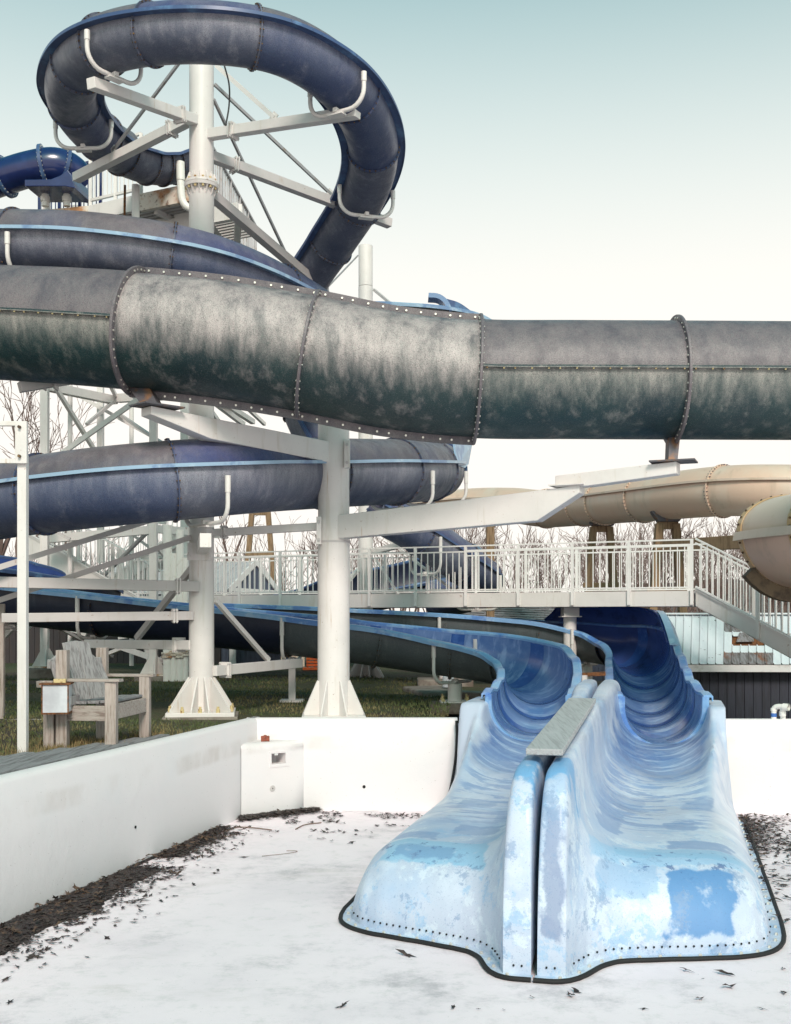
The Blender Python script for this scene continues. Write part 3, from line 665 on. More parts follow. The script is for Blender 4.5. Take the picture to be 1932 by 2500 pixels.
for (x, y, n, sp, h) in ((-2.72, 10.95, 120, .12, .10), (-2.62, 11.95, 160, .12, .12), (-3.22, 11.2, 240, .18, .12), (-3.0, 11.2, 220, .22, .09), (-3.37, 10.4, 160, .12, .10), (-3.2, 10.75, 240, .22, .09), (-3.75, 10.2, 240, .26, .10), (-3.05, 10.95, 160, .16, .09), (-2.55, 12.2, 80, .15, .08)):
    tuft(x, y, n, sp, h)
for i, e in enumerate(ends):
    x = wall_x(e, WALL_T + .06 + .125 * i); tuft(x, e + .05, 40, .06, .06)
mb.build('dry_grass', 'dry_grass', kind='stuff', flat=True)

# ================================================================== THE TWO OPEN SLIDES AND THEIR RUN-OUT
OX, OY = 0.88, 7.30
AX = Vector((.24, 1, 0)).normalized(); RX = Vector((AX.y, -AX.x, 0))
def loc(s, t, z): return Vector((OX, OY, 0)) + AX * s + RX * t + Z * z
FR = [(.020, .10), (.020, .95), (.028, 1.22), (.05, 1.285), (.09, 1.30), (.145, 1.30), (.175, 1.275), (.195, 1.20), (.21, 1.06), (.235, .92), (.28, .80), (.35, .705), (.45, .635), (.58, .60), (.74, .588), (.90, .585), (1.05, .58), (1.18, .565), (1.29, .53), (1.38, .47), (1.455, .38), (1.505, .27), (1.535, .15), (1.548, .06), (1.551, .02), (1.552, .01), (1.552, .0)]
MD = [(.020, .10), (.020, 1.15), (.028, 1.40), (.05, 1.455), (.09, 1.47), (.14, 1.47), (.175, 1.445), (.20, 1.36), (.22, 1.20), (.255, 1.06), (.33, .92), (.43, .81), (.54, .735), (.66, .69), (.80, .675), (.93, .69), (1.06, .735), (1.16, .80), (1.24, .90), (1.30, 1.00), (1.37, 1.04), (1.45, 1.0), (1.515, .80), (1.54, .4), (1.551, .2), (1.552, .1), (1.552, .0)]
WS = [(.020, .10), (.020, 1.20), (.028, 1.47), (.05, 1.525), (.09, 1.54), (.16, 1.54), (.215, 1.515), (.25, 1.44), (.275, 1.26), (.312, 1.12), (.375, 1.01), (.45, .925), (.55, .87), (.66, .845), (.79, .84), (.91, .855), (1.03, .90), (1.13, .975), (1.20, 1.07), (1.245, 1.19), (1.265, 1.285), (1.33, 1.31), (1.50, 1.305), (1.545, 1.27), (1.551, 1.15), (1.552, .6), (1.552, .0)]
def dens_prof(P, n=3):
    out = []
    m = len(P)
    for i in range(m - 1):
        p0 = P[max(i - 1, 0)]; p1 = P[i]; p2 = P[i + 1]; p3 = P[min(i + 2, m - 1)]
        for k in range(n):
            t = k / n
            out.append(tuple(0.5 * (2 * b + (c - a) * t + (2 * a - 5 * b + 4 * c - e) * t * t + (3 * b - a - 3 * c + e) * t ** 3) for a, b, c, e in zip(p0, p1, p2, p3)))
    out.append(P[-1]); return out
FRd, MDd, WSd = dens_prof(FR), dens_prof(MD), dens_prof(WS)
NP = len(FRd)
def prof_at(s, k, sg=-1):
    f, m, w = FRd[k], MDd[k], WSd[k]; q = k / (NP - 1)
    sh = smooth(.66, .80, q)
    b1 = smooth(lerp(3.2, 5.35, sh), lerp(4.8, 5.80, sh), s); b2 = smooth(lerp(4.7, 5.55, sh), lerp(6.2, 5.95, sh), s)
    t = lerp(lerp(f[0], m[0], b1), w[0], b2); z = lerp(lerp(f[1], m[1], b1), w[1], b2)
    if q < .32: z += .047 * max(0, min(s, 4) - .6) * (1 - smooth(.24, .32, q)) * (1 - b1)
    if sg > 0 and q > .78: t -= .12 * smooth(.78, .9, q) * smooth(5.0, 5.8, s) * smooth(-.05, .40, z)
    return t, z
SF = [(0, .02), (.20, .02), (.225, .10), (.26, .24), (.33, .40), (.45, .53), (.6, .60), (.9, .70), (1.2, .80), (1.38, .90), (1.5, 1.06), (1.56, 1.34), (1.7, 1.6)]
def s_front(t):
    for (a, b), (c, d_) in zip(SF, SF[1:]):
        if t <= c: return lerp(b, d_, smooth(0, 1, (t - a) / (c - a)) * .4 + .6 * (t - a) / (c - a))
    return SF[-1][1]
S_END = 6.95
def build_runout(sg, parent, m):
    mb = MB(); rows = []; us = []
    NV, NN = 110, 22
    for k in range(NP):
        t0, h0 = FRd[k]; q = k / (NP - 1)
        sf = s_front(t0); L = .56 if q < .30 else lerp(.56, .62, smooth(.3, .6, q)); pw = 2.7 if q < .3 else 2.25
        sc = sf + L; row = []; u = []; arc = 0; last = None
        tmp = []
        for i in range(NN):
            th = math.pi / 2 * (1 - i / NN)
            s = sc - L * max(0, math.sin(th)) ** (2 / pw); t, z = prof_at(sc, k, sg)
            z = z * max(0.0, math.cos(th)) ** (2 / pw)
            tmp.append((s, t, z))
        for i in range(NV + 1):
            s = lerp(sc, S_END, i / NV); t, z = prof_at(s, k, sg); tmp.append((s, t, z))
        for (s, t, z) in tmp:
            p = loc(s, sg * t, z); row.append(p)
            if last is not None: arc += (p - last).length
            last = p; u.append((t, arc))
        # same arc datum for all lines: crest sits at 1.0
        ac = u[NN][1]
        u = [(a, 1.0 + (b - ac) if b >= ac else b / max(ac, .2) * 1.0) for a, b in u]
        rows.append(row); us.append(u)
    mb.rows(rows, us=us)
    return mb.build('runout', m, parent, ang=60)
def footprint(sg, off=.0):
    pts = []
    for i in range(60):
        t = 1.552 * i / 59; pts.append((s_front(t), t))
    pts += [(lerp(s_front(1.552), 6.1, i / 20), 1.556) for i in range(1, 21)]
    pts[0] = (.02, .012)
    out = []
    for i, (s, t) in enumerate(pts):
        a = pts[max(i - 1, 0)]; b = pts[min(i + 1, len(pts) - 1)]; ds, dt = b[0] - a[0], b[1] - a[1]; l = math.hypot(ds, dt) or 1
        out.append((s - dt / l * off, t + ds / l * off))
    out[0] = (out[0][0], .008)
    # relax so the offset line is round at the inner corners
    for _ in range(3):
        out = [out[0]] + [((a[0] + b[0] * 2 + c[0]) / 4, (a[1] + b[1] * 2 + c[1]) / 4) for a, b, c in zip(out, out[1:], out[2:])] + [out[-1]]
    return [loc(s, sg * t, 0) for s, t in out]

def u_prof(r, th, dep):     # open half pipe: rim at u=0, floor at -dep
    n = 22; top = dep - r
    o = [(-r, 0)] + [(r * math.cos(math.pi + math.pi * i / n), -top + r * math.sin(math.pi + math.pi * i / n)) for i in range(n + 1)] + [(r, 0)]
    q = r - th
    i_ = [(q, 0)] + [(q * math.cos(-math.pi * i / n), -top + q * math.sin(-math.pi * i / n)) for i in range(n + 1)] + [(-q, 0)]
    return o, i_
def open_flume(root, fr, breaks, r=.48, dep=.56, hull='dark_hull', liner='liner', lip='lip_blue', lipw=.085, joints=True, wave=0.0):
    bi = [int(b * (len(fr) - 1)) for b in breaks]
    o, i_ = u_prof(r, .022, dep)
    hulls = hull if isinstance(hull, (list, tuple)) else [hull]; liners = liner if isinstance(liner, (list, tuple)) else [liner]
    for k in range(len(bi) - 1):
        sub = fr[bi[k]:bi[k + 1] + 1]; h = hulls[k % len(hulls)]
        mb = MB(); mb.sweep(sub, o, closed=False, caps=False); sec = mb.build('flume_section', h, root)
        mb = MB(); mb.sweep(sub, i_, closed=False, caps=False); mb.build('inner_liner', liners[k % len(liners)], sec)
        for sg in (-1, 1):
            mb = MB(); a = r - .024; mb.sweep(sub, [(sg * a, -.02), (sg * a, .012), (sg * (a + .02), .024), (sg * (r + lipw - .02), .024), (sg * (r + lipw), .008), (sg * (r + lipw), -.05), (sg * (r + lipw - .012), -.05), (sg * (r + lipw - .02), -.005), (sg * (r + .002), -.005)])
            mb.build('lip', lip, sec)
        if k < len(bi) - 2:
            f = sub[-1]; g = Fr(); g.__dict__.update(f.__dict__); g.C = f.C - f.U * (dep - r)
            rg = ring_on(g, r - .004, r + .04, .018, -.5, 0, 26).build('joint_flange', h, root)
            ring_bolts(g, r + .022, .022, -.5, 0, 20, .009).build('bolts', 'dark_rust', rg, kind='stuff')
            if joints:
                j0 = max(0, bi[k + 1] - 1); sb = fr[j0:j0 + 3]
                q = r - .026; jp = [(q, -.03)] + [(q * math.cos(-math.pi * i / 22), -(dep - r) + q * math.sin(-math.pi * i / 22)) for i in range(23)] + [(-q, -.03)]
                mb = MB(); mb.sweep(sb, jp, closed=False, caps=False); mb.build('joint_band', 'joint', root)

def mouth_ring(root, f, r, dep):
    o, i_ = u_prof(r + .035, .075, dep + .035); prof = o + i_; mb = MB()
    rows = [[f.C + f.T * d_ + f.S * a + f.U * b for a, b in prof] for d_ in (-.03, .03)]
    mb.rows(rows, closed=True, caps=False); n = len(o)
    for d_ in (-.03, .03):
        vs = [f.C + f.T * d_ + f.S * a + f.U * b for a, b in prof]; m_ = len(prof)
        mb.add(vs, [(k, k + 1, m_ - 2 - k, m_ - 1 - k) for k in range(n - 1)])
    mb.build('mouth_flange', 'lip_blue', root)
left = thing('water_slide', 'left pale blue slide ending in the empty pool, curving in from behind the white pillars', 'water slide', loc(1, -.8, 0))
right = thing('water_slide', 'right pale blue slide ending in the empty pool, banked high beside the tin roof', 'water slide', loc(1, .8, 0))
for sg, root in ((-1, left), (1, right)):
    m = 'runout_left' if sg < 0 else 'runout_right'
    ro = build_runout(sg, root, m)
    # bolted base flange, its bolts and the black seal around it
    fi, fo = footprint(sg, -.01), footprint(sg, .085)
    mb = MB(); mb.rows([[a + Z * .004, a + Z * .016, b + Z * .016, b + Z * .004] for a, b in zip(fi, fo)]); mb.build('base_flange', m, root)
    seal = footprint(sg, .10); mb = MB(); mb.tube([p + Z * .016 + Vector((.006 * mnoise.noise(p * 3), .006 * mnoise.noise(p * 3 + Vector((9, 0, 0))), 0)) for p in seal], .017, 8); mb.build('rubber_seal', 'rubber', root)
    mb = MB(); md = footprint(sg, .045); acc = 0
    for a, b in zip(md, md[1:]):
        acc += (b - a).length
        if acc > .13: acc = 0; mb.cyl(b + Z * .015, b + Z * .032, .015, .010, n=6)
    mb.build('flange_bolts', 'bolt', root, kind='stuff')
    mb = MB(); acc = 0; fh = footprint(sg, .004); n = 0
    for i, (a, b) in enumerate(zip(fh, fh[1:])):
        acc += (b - a).length
        if acc > .052 and i < 66:
            acc = 0; tang = (b - a).normalized(); out = Vector((tang.y, -tang.x, 0)) * (1 if sg > 0 else -1)
            mb.sphere(b + Z * .072 + out * .001, .0078, 7, 4)
    mb.build('rivets', 'void', root, kind='stuff')

# plank lying on the divider
pl = MB(); p0 = loc(.62, 0, 1.372); p1 = loc(3.72, .03, 1.512)
pl.bar(p0, p1, .255, .045); tag(pl.build('plank', 'wood_plank', flat=True, bev=.006), 'grey weathered plank lying on the divider between the two slides', 'plank')

# wall flanges where the slides pass the pool wall
for sg, root, x0, x1, seal in ((-1, left, 976, 990, [(974, 1537), (975, 1570), (972, 1620), (964, 1670), (954, 1712)]), (1, right, 1531, 1541, [(1541, 1535), (1544, 1590), (1549, 1650), (1556, 1705), (1562, 1742)])):
    yv = 13.60 if sg < 0 else 13.40
    mb = MB(); mb.prism([D(x0, 1543, yv), D(x1, 1543, yv), D(x1 + 3 * sg, 1700, yv), D(x0 + (0 if sg < 0 else 12), 1735, yv)], Vector((0, .02, 0))); mb.build('wall_flange', 'runout_left', root, flat=True)
    mb = MB(); f_ = path([D(x, y, yv - .03) for x, y in seal], 20); mb.tube([f.C for f in f_], .017, 8); mb.build('wall_seal', 'rubber', root)
    mb = MB()
    for i in range(11):
        y_ = 1556 + i * 15; xx_ = lerp(x0, x1, .5) + (i * .9 if sg > 0 else (-i * .25)); c = D(xx_, y_, yv - .013); rr_ = .014 if (i * 7) % 5 < 2 else .008
        mb.cyl(c, c - Vector((0, .008, 0)), rr_, n=8)
    mb.build('flange_bolts', 'dark_rust', root, kind='stuff')

# left flume: from the mouth back and away to the left
mouth = loc(6.22, -.785, 1.385)
LP = [mouth, D(1146, 1452, 14.6), D(1148, 1422, 15.4), D(1126, 1396, 16.2), D(1055, 1374, 16.7), D(920, 1354, 16.9), D(750, 1329, 16.8), D(600, 1312, 17.0), D(410, 1293, 17.1), D(200, 1270, 17.3), D(60, 1254, 17.6), D(-200, 1222, 18.4)]
frF = path(LP, 150, [0, 4, 9, 13, 13, 9, 4, 2, 1, 0, 0, 0])
for f in frF: f.C.z += .022 * math.sin(f.a * 7.5) * (1 - smooth(2.2, 3.2, f.a)) * smooth(0, .3, f.a)
open_flume(left, frF, [0, .055, .11, .165, .235, .31, .40, .50, .60, .72, .86, 1], r=.475, dep=.58, hull=['dark_hull'] * 6 + ['dark_hull', 'navy_hull', 'navy_hull', 'navy_hull'], lip='lip_blue')
mouth_ring(left, frF[0], .475, .58)
# right flume
mouth = loc(6.22, .765, 1.39)
RP = [mouth, D(1388, 1455, 14.5), D(1380, 1430, 15.6), D(1372, 1400, 16.8), D(1364, 1370, 18.0), D(1338, 1354, 19.2), D(1262, 1340, 20.0), D(1120, 1324, 20.5), D(950, 1314, 20.9), D(760, 1304, 21.2), D(560, 1292, 21.8), D(300, 1285, 23)]
frG = path(RP, 150, [0, 2, 6, 12, 18, 16, 7, 0, -3, -3, 0, 0])
for f in frG: f.C.z += .022 * math.sin(f.a * 6.5 + 1) * (1 - smooth(3.2, 4.4, f.a)) * smooth(0, .3, f.a)
open_flume(right, frG, [0, .05, .10, .15, .20, .26, .325, .40, .49, .60, .72, .86, 1], r=.475, dep=.60, hull=['dark_hull'] * 5 + ['dark_hull', 'navy_hull', 'dark_hull'], liner=['liner', 'liner', 'liner', 'liner', 'liner', 'liner', 'liner_dark', 'liner_dark', 'liner_dark', 'liner_dark', 'liner_dark', 'liner_dark'])
mouth_ring(right, frG[0], .475, .60)
# raised splash guard on the outside of the right bend
i0, i1 = near_frame(frG, 1366, 1388), near_frame(frG, 1140, 1326)
sub = frG[i0:i1]
mb = MB(); rows = []; us = []
for j, f in enumerate(sub):
    tt = j / (len(sub) - 1); hh = .34 * smooth(-.05, .18, tt) * (1 - .9 * smooth(.93, 1, tt)); sgn = 1
    pts = []
    for (a, b) in ((.475, .0), (.478, hh * .5), (.44, hh * .85), (.38, hh), (.39, hh + .02), (.46, hh * .9 + .02), (.50, hh * .5), (.497, -.02)):
        pts.append(f.C + f.S * (a * sgn) + f.U * b)
    rows.append(pts)
GUARD = rows
mb.rows(rows, closed=True, caps=True); mb.build('splash_guard', 'liner_dark', right)
# rounded light hood end of the guard
mb = MB(); rows = []
for j in range(13):
    k = int(lerp(i0 - 3, i0 + 9, j / 12)); f = frG[k]; hh = .05 + .30 * math.sin(min(1, j / 9) * math.pi / 2)
    rows.append([f.C + f.S * a + f.U * b for a, b in ((.49, .02), (.52, hh * .5), (.49, hh * .85), (.41, hh + .01), (.41, hh + .03), (.51, hh * .9 + .02), (.555, hh * .5), (.54, .02))])
mb.rows(rows, closed=True, caps=True); mb.build('guard_end', 'rim_blue', right)

# ================================================================== BIG GREY TUBE ACROSS THE PICTURE
big = thing('tube_slide', 'large weathered grey green tube slide crossing the whole scene on two white arms', 'tube slide', D(840, 795, 12.7))
BT = [D(-420, 668, 14.2), D(-150, 681, 13.6), D(0, 690, 13.25), D(150, 698, 13.0), D(295, 709, 12.8), D(470, 727, 12.7), D(656, 757, 12.7), D(840, 793, 12.7), D(1018, 810, 12.7), D(1230, 812, 12.7), D(1442, 813, 12.7), D(1900, 815, 12.75), D(2300, 815, 12.8)]
frB = path(BT, 260)
BR = .640
cuts = [near_frame(frB, x) for x in (-150, 295, 656, 1018, 1442, 1880)]
def tube_bolts(fr, pos, ax, size, ln, name_parent, m='bolt'):
    mb = MB()
    for f in fr:
        p = pos(f); mb.cyl(p, p + ax(f) * ln, size, n=7)
    return mb.build('bolts', m, name_parent, kind='stuff')
ed = [0] + cuts + [len(frB) - 1]
for k in range(len(ed) - 1):
    sub = frB[ed[k]:ed[k + 1] + 1]
    vert = k in (2, 3)
    if not vert:
        su = .03
        al = math.asin(su / BR) / 2 / math.pi
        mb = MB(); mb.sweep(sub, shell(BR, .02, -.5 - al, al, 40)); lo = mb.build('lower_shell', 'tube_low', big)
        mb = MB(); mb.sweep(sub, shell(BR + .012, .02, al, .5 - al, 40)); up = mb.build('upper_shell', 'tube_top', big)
        for sg in (1, -1):
            mb = MB(); c = sg * (BR * .998)
            mb.sweep(sub, [(c, su + .004), (c + sg * .050, su - .002), (c + sg * .050, su - .028), (c, su - .024)]); fl = mb.build('seam_flange', 'tube_low', lo)
            if sg > 0:
                L = sub[-1].a - sub[0].a; n = int(L / .15); fs = [sub[min(len(sub) - 1, int((i + .5) / n * len(sub)))] for i in range(n)]
                tube_bolts(fs, lambda f: f.C + f.S * (BR + .030) + f.U * (su - .028), lambda f: f.U * -1, .010, .014, fl, 'brass')
    else:
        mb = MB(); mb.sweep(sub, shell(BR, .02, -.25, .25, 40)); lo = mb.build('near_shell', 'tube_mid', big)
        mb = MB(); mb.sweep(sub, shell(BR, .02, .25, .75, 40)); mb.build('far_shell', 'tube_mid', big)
        for sg in (1, -1):
            mb = MB(); mb.sweep(sub, [(.02, sg * (BR - .01)), (.024, sg * (BR + .085)), (-.016, sg * (BR + .085)), (-.02, sg * (BR - .01))]); fl = mb.build('seam_flange', 'tube_top', lo)
            L = sub[-1].a - sub[0].a; n = int(L / .150); fs = [sub[min(len(sub) - 1, int((i + .5) / n * len(sub)))] for i in range(n)]
            tube_bolts(fs, lambda f: f.C + f.S * .020 + f.U * sg * (BR + .045), lambda f: f.S, .0125, .014, fl)
for c in cuts:
    f = frB[c]
    rg = ring_on(f, BR - .01, BR + .075, .032, n=64).build('joint_flange', 'tube_top', big, bev=.006)
    ring_bolts(f, BR + .035, .026, -.5, .5, 44, .009).build('bolts', 'bolt', rg, kind='stuff')
# brackets that stand on the arms
f = frB[cuts[1]]; b0 = f.C - f.U * (BR - .02)
mb = MB(); e = D(322, 866, 12.62); mb.prism([b0 - f.T * .02 + Z * .02, b0 + f.T * .22 + Z * .06, e + Vector((.11, 0, 0)), e - Vector((.075, 0, 0))], f.S * .16); mb.build('saddle_bracket', 'bracket', big, flat=True)
f = frB[cuts[4]]; b0 = f.C - f.U * (BR - .02); e = D(1432, 984, 12.62)
mb = MB(); mb.prism([b0 - f.T * .07, b0 + f.T * .05, e + Vector((.05, 0, 0)), e - Vector((.05, 0, 0))], f.S * .16); mb.build('saddle_bracket', 'bracket', big, flat=True)

# ================================================================== COLUMNS
def base_plate(t, c, w, hgt, rad, reach, ng, m='white_steel', caps=True, rot=0.0):
    mb = MB(); mb.box(c + Z * .025, (w, w, .05), rz=rot); mb.build('base_plate', m, t, flat=True, bev=.004)
    for k in range(ng):
        a = 2 * math.pi * (k + .5) / ng + rot; u = Vector((math.cos(a), math.sin(a), 0)); v = Vector((-u.y, u.x, 0))
        r_ = min(reach, (w / 2 - .02) / max(abs(math.cos(a - rot)), abs(math.sin(a - rot))))
        b = c + Z * .051
        mb = MB(); mb.prism([b + u * (rad - .01), b + u * r_, b + u * r_ + Z * .03, b + u * (rad + .02) + Z * hgt, b + u * (rad - .01) + Z * hgt], v * .018); mb.build('gusset', m, t, flat=True)
    if caps:
        for k in range(ng):
            a = 2 * math.pi * k / ng + rot; u = Vector((math.cos(a), math.sin(a), 0)); r_ = w / 2 * .90 / max(abs(math.cos(a - rot)), abs(math.sin(a - rot)))
            p = c + u * min(r_, w * .56) + Z * .05; mb = MB(); mb.cyl(p, p + Z * .045, .026, n=8); mb.cyl(p + Z * .045, p + Z * .075, .017, n=8); mb.build('anchor_bolt', 'brass', t)
def plate_pair(t, p, d, m='white_steel', w=.20, h=.22):   # bolted splice plates across a beam
    d = d.normalized(); a, b = perp(d)
    for o in (-.018, .018):
        mb = MB(); mb.box(p + d * o, (.012, w, h), axes=(d, a, b)); 
        mb.build('splice_plate', m, t, flat=True)
    mb = MB()
    for i in (-1, 1):
        for j in (-1, 1): mb.cyl(p + a * i * w * .42 + b * j * h * .38 - d * .035, p + a * i * w * .42 + b * j * h * .38 + d * .035, .012, n=6)
    mb.build('splice_bolts', 'grey_steel', t, kind='stuff')

pc = N(815, 1740, 14.32); pc.z = 1.045; PIL = pc
pil = thing('steel_pillar', 'thick white round pillar whose two arms carry the big grey tube', 'pillar', pc)
base_plate(pil, pc, .78, .42, .20, .50, 8, caps=False, rot=.06)
mb = MB(); mb.box(pc + Z * -.03, (.84, .84, .05)); mb.build('grout_pad', 'footing', pil, flat=True, bev=.01)
zs = CAMZ + (1507.5 - 1324) / 2800 * 14.32
mb = MB(); mb.cyl(pc + Z * .05, Vector((pc.x, pc.y, zs)), .200, n=48); mb.build('lower_shaft', 'white_steel', pil)
mb = MB(); mb.cyl(Vector((pc.x, pc.y, zs + .006)), Vector((pc.x, pc.y, 4.86)), .196, n=48); mb.build('upper_shaft', 'white_steel', pil)
mb = MB(); mb.cyl(Vector((pc.x, pc.y, zs - .01)), Vector((pc.x, pc.y, zs + .016)), .206, n=48); mb.build('joint_collar', 'grey_steel', pil)
# left arm
A_ = D(712, 960, 14.32); B_ = D(318, 880, 12.45); nrm = Vector((-(B_.y - A_.y), B_.x - A_.x, 0)).normalized()
poly = [onplane(x, y, A_, B_) for x, y in ((705, 946), (705, 990), (440, 938), (312, 886), (312, 868))]
mb = MB(); mb.prism(poly, nrm * .20); mb.build('arm', 'white_steel', pil, flat=True, bev=.008)
tip = (poly[3] + poly[4]) / 2; mb = MB(); q = poly[4] + (A_ - B_).normalized() * .12; q.z += .02
mb.box(q + Vector((.02, -.02, .0)), (.50, .34, .016), rz=math.atan2((A_ - B_).y, (A_ - B_).x)); mb.build('bearing_plate', 'bracket', pil, flat=True)
# right arms
A_ = D(720, 1125, 14.25); B_ = D(1447, 1000, 12.35); nrm2 = Vector((-(B_.y - A_.y), B_.x - A_.x, 0)).normalized()
poly = [onplane(x, y, A_, B_) for x, y in ((722, 1101), (722, 1150), (1152, 1112), (1242, 1053), (1242, 1037))]
mb = MB(); mb.prism(poly, nrm2 * .20); mb.build('arm', 'white_steel', pil, flat=True, bev=.008)
poly2 = [onplane(x, y, A_, B_) for x, y in ((1190, 1017), (1190, 1041), (1260, 1038), (1447, 1012), (1447, 986))]
mb = MB(); mb.prism([p + nrm2 * .0 for p in poly2], nrm2 * .19); mb.build('arm', 'white_steel', pil, flat=True, bev=.008)
mb = MB(); q = onplane(1215, 1036, A_, B_); mb.box(q, (.40, .30, .014), rz=math.atan2((B_ - A_).y, (B_ - A_).x)); mb.build('splice_plate', 'white_steel', pil, flat=True)
mb = MB(); q = onplane(1437, 985, A_, B_); mb.box(q, (.48, .32, .016), rz=math.atan2((B_ - A_).y, (B_ - A_).x) + .1); mb.build('bearing_plate', 'bracket', pil, flat=True)
for (x, y, w, h) in ((741, 969, .07, .34), (681, 1132, .06, .34)):
    p = D(x, y, 14.16); mb = MB(); mb.box(p, (w, .10, h)); cp = mb.build('clamp_plate', 'white_steel', pil, flat=True, bev=.004)
    mb = MB()
    for k in (-.11, .11): mb.cyl(p + Vector((0, -.05, k)), p + Vector((0, -.075, k)), .02, n=6)
    mb.build('clamp_bolts', 'grey_steel', cp, kind='stuff')

tcx = N(492.5, 1735, 14.5); tcx.z = 1.075; TC = tcx
tow = thing('steel_pillar', 'tall white flanged pillar standing inside the upper spiral with radiating beams', 'pillar', tcx)
base_plate(tow, tcx, .84, .42, .155, .52, 12, rot=.12)
mb = MB(); mb.box(tcx - Z * .03, (.92, .92, .06), rz=.12); mb.build('grout_pad', 'footing', tow, flat=True, bev=.012)
zf = CAMZ + (1317 - 395) / 2446 * 14.5
mb = MB(); mb.cyl(tcx + Z * .05, Vector((tcx.x, tcx.y, zf)), .157, n=40); mb.build('lower_shaft', 'white_steel', tow)
mb = MB(); mb.cyl(Vector((tcx.x, tcx.y, zf)), Vector((tcx.x, tcx.y, 9.55)), .154, n=40); mb.build('upper_shaft', 'white_steel', tow)
fp_ = Vector((tcx.x, tcx.y, zf)); mb = MB(); mb.cyl(fp_ - Z * .045, fp_ - Z * .004, .21, .215, n=40); mb.cyl(fp_ + Z * .0, fp_ + Z * .035, .215, .205, n=40); mb.build('shaft_flange', 'white_steel', tow)
for k in range(12):
    a = 2 * math.pi * k / 12; u = Vector((math.cos(a), math.sin(a), 0)); v = Vector((-u.y, u.x, 0))
    for sg in (1, -1):
        o = fp_ + Z * (.036 if sg > 0 else -.046); mb = MB(); mb.prism([o + u * .15, o + u * .205, o + u * .165 + Z * sg * .10, o + u * .15 + Z * sg * .10], v * .012); mb.build('gusset', 'white_steel', tow, flat=True)
    a += .26; u = Vector((math.cos(a), math.sin(a), 0)); mb = MB(); mb.cyl(fp_ + u * .187 - Z * .075, fp_ + u * .187 + Z * .06, .016, n=6); mb.build('flange_bolt', 'brass', tow)
def at_col(y): return Vector((TC.x, TC.y, CAMZ + (1317 - y) / 2446 * 14.5))
def beam(p0, p1, w=.115, h=None, m='white_steel', par=None, sp=.10, name='beam'):
    mb = MB(); mb.bar(p0, p1, w, h or w); o = mb.build(name, m, par or tow, flat=True, bev=.006)
    if sp: plate_pair(par or tow, Vector(p0).lerp(Vector(p1), sp), Vector(p1) - Vector(p0), w=w + .05, h=(h or w) + .07)
    return o
def rod(p0, p1, w=.03, m='rod', par=None, lug=True):
    mb = MB(); mb.bar(p0, p1, w, w * 1.3); o = mb.build('brace', m, par or tow, flat=True)
    if lug:
        d = (Vector(p1) - Vector(p0)).normalized(); mb = MB(); mb.bar(Vector(p1) - d * .06, Vector(p1) + d * .03, .015, .11); mb.build('lug', 'white_steel', o, flat=True)
    return o
B1 = D(194, 177, 12.75); B2 = D(162, 380, 15.9); B3 = D(764, 240, 13.25); B4 = D(832, 477, 16.2); B5 = D(690, 618, 17.0)
beam(at_col(262), B1, .12, sp=.22); beam(at_col(243), B2, .12, sp=.22); beam(at_col(290), B3, .12, sp=.22)
beam(at_col(326), B4, .12, sp=.16, m='grey_steel'); beam(at_col(398), B5, .12, sp=0, m='grey_steel')
rod(D(384, 132, 14.2), D(241, 322, 15.5)); rod(D(462, 140, 14.4), D(586, 251, 13.9), .04, 'white_steel'); rod(D(458, 180, 14.5), D(706, 414, 15.7)); rod(D(456, 212, 14.5), D(634, 592, 16.7))
ct = path([D(478, 136, 13.9), D(489, 180, 13.95), D(489, 225, 14.0), D(482, 268, 13.95)], 24); mb = MB(); mb.tube([f.C for f in ct], .010, 6); mb.build('cable', 'black', tow)
# lower beams and braces
l1 = D(-120, 1239, 13.5); beam(D(424, 1251, 14.33), l1, .14, .13, 'grey_steel', sp=.085)
l2 = D(4, 1318, 13.7); beam(D(412, 1313, 14.40), l2, .14, .11, 'grey_steel', sp=.10)
l3 = D(188, 1373, 16.4); beam(D(412, 1376, 14.45), l3, .12, .12, 'white_steel', sp=.12)
l4 = D(640, 1414, 16.5); beam(D(456, 1431, 14.45), l4, .10, .13, 'white_steel', sp=.12)
beam(D(446, 1137, 14.5), D(682, 1123, 14.3), .09, .095, 'white_steel', sp=.14)
rod(D(408, 1083, 14.4), D(-40, 1222, 13.4), .05, 'grey_steel', lug=False); rod(D(408, 1146, 14.4), D(-40, 1293, 13.9), .05, 'grey_steel', lug=False)
rod(D(410, 1212, 14.45), D(292, 1362, 15.4), .06, 'grey_steel'); rod(D(460, 1280, 14.5), D(573, 1409, 15.8), .05, 'white_steel')
s6 = D(439, 1143, 12.95); mb = MB(); mb.bar(Vector((TC.x, TC.y, s6.z - .05)), s6 - Z * .05, .13, .16); mb.build('beam', 'white_steel', tow, flat=True, bev=.006)
mb = MB(); p = at_col(1178) - Vector((0, .16, 0)); mb.box(p, (.30, .015, .22)); bp = mb.build('bolt_plate', 'white_steel', tow, flat=True)
mb = MB()
for i in (-.12, .12):
    for j in (-.06, .06): mb.cyl(p + Vector((i, -.008, j)), p + Vector((i, -.03, j)), .017, n=8)
mb.build('plate_bolts', 'white_steel', bp, kind='stuff')
# beam end seen under the big tube at the left
mb = MB(); mb.bar(at_col(770) + Vector((-.1, -.1, 0)), D(42, 826, 13.3), .13, .12); mb.build('beam', 'grey_steel', tow, flat=True, bev=.006)
mb = MB(); q = D(50, 824, 13.3).lerp(at_col(770), .14); 
for o in (-.07, .07): mb.box(q + Vector((o, 0, 0)), (.016, .16, .17))
mb.build('clamp', 'grey_steel', tow, flat=True, kind='stuff')

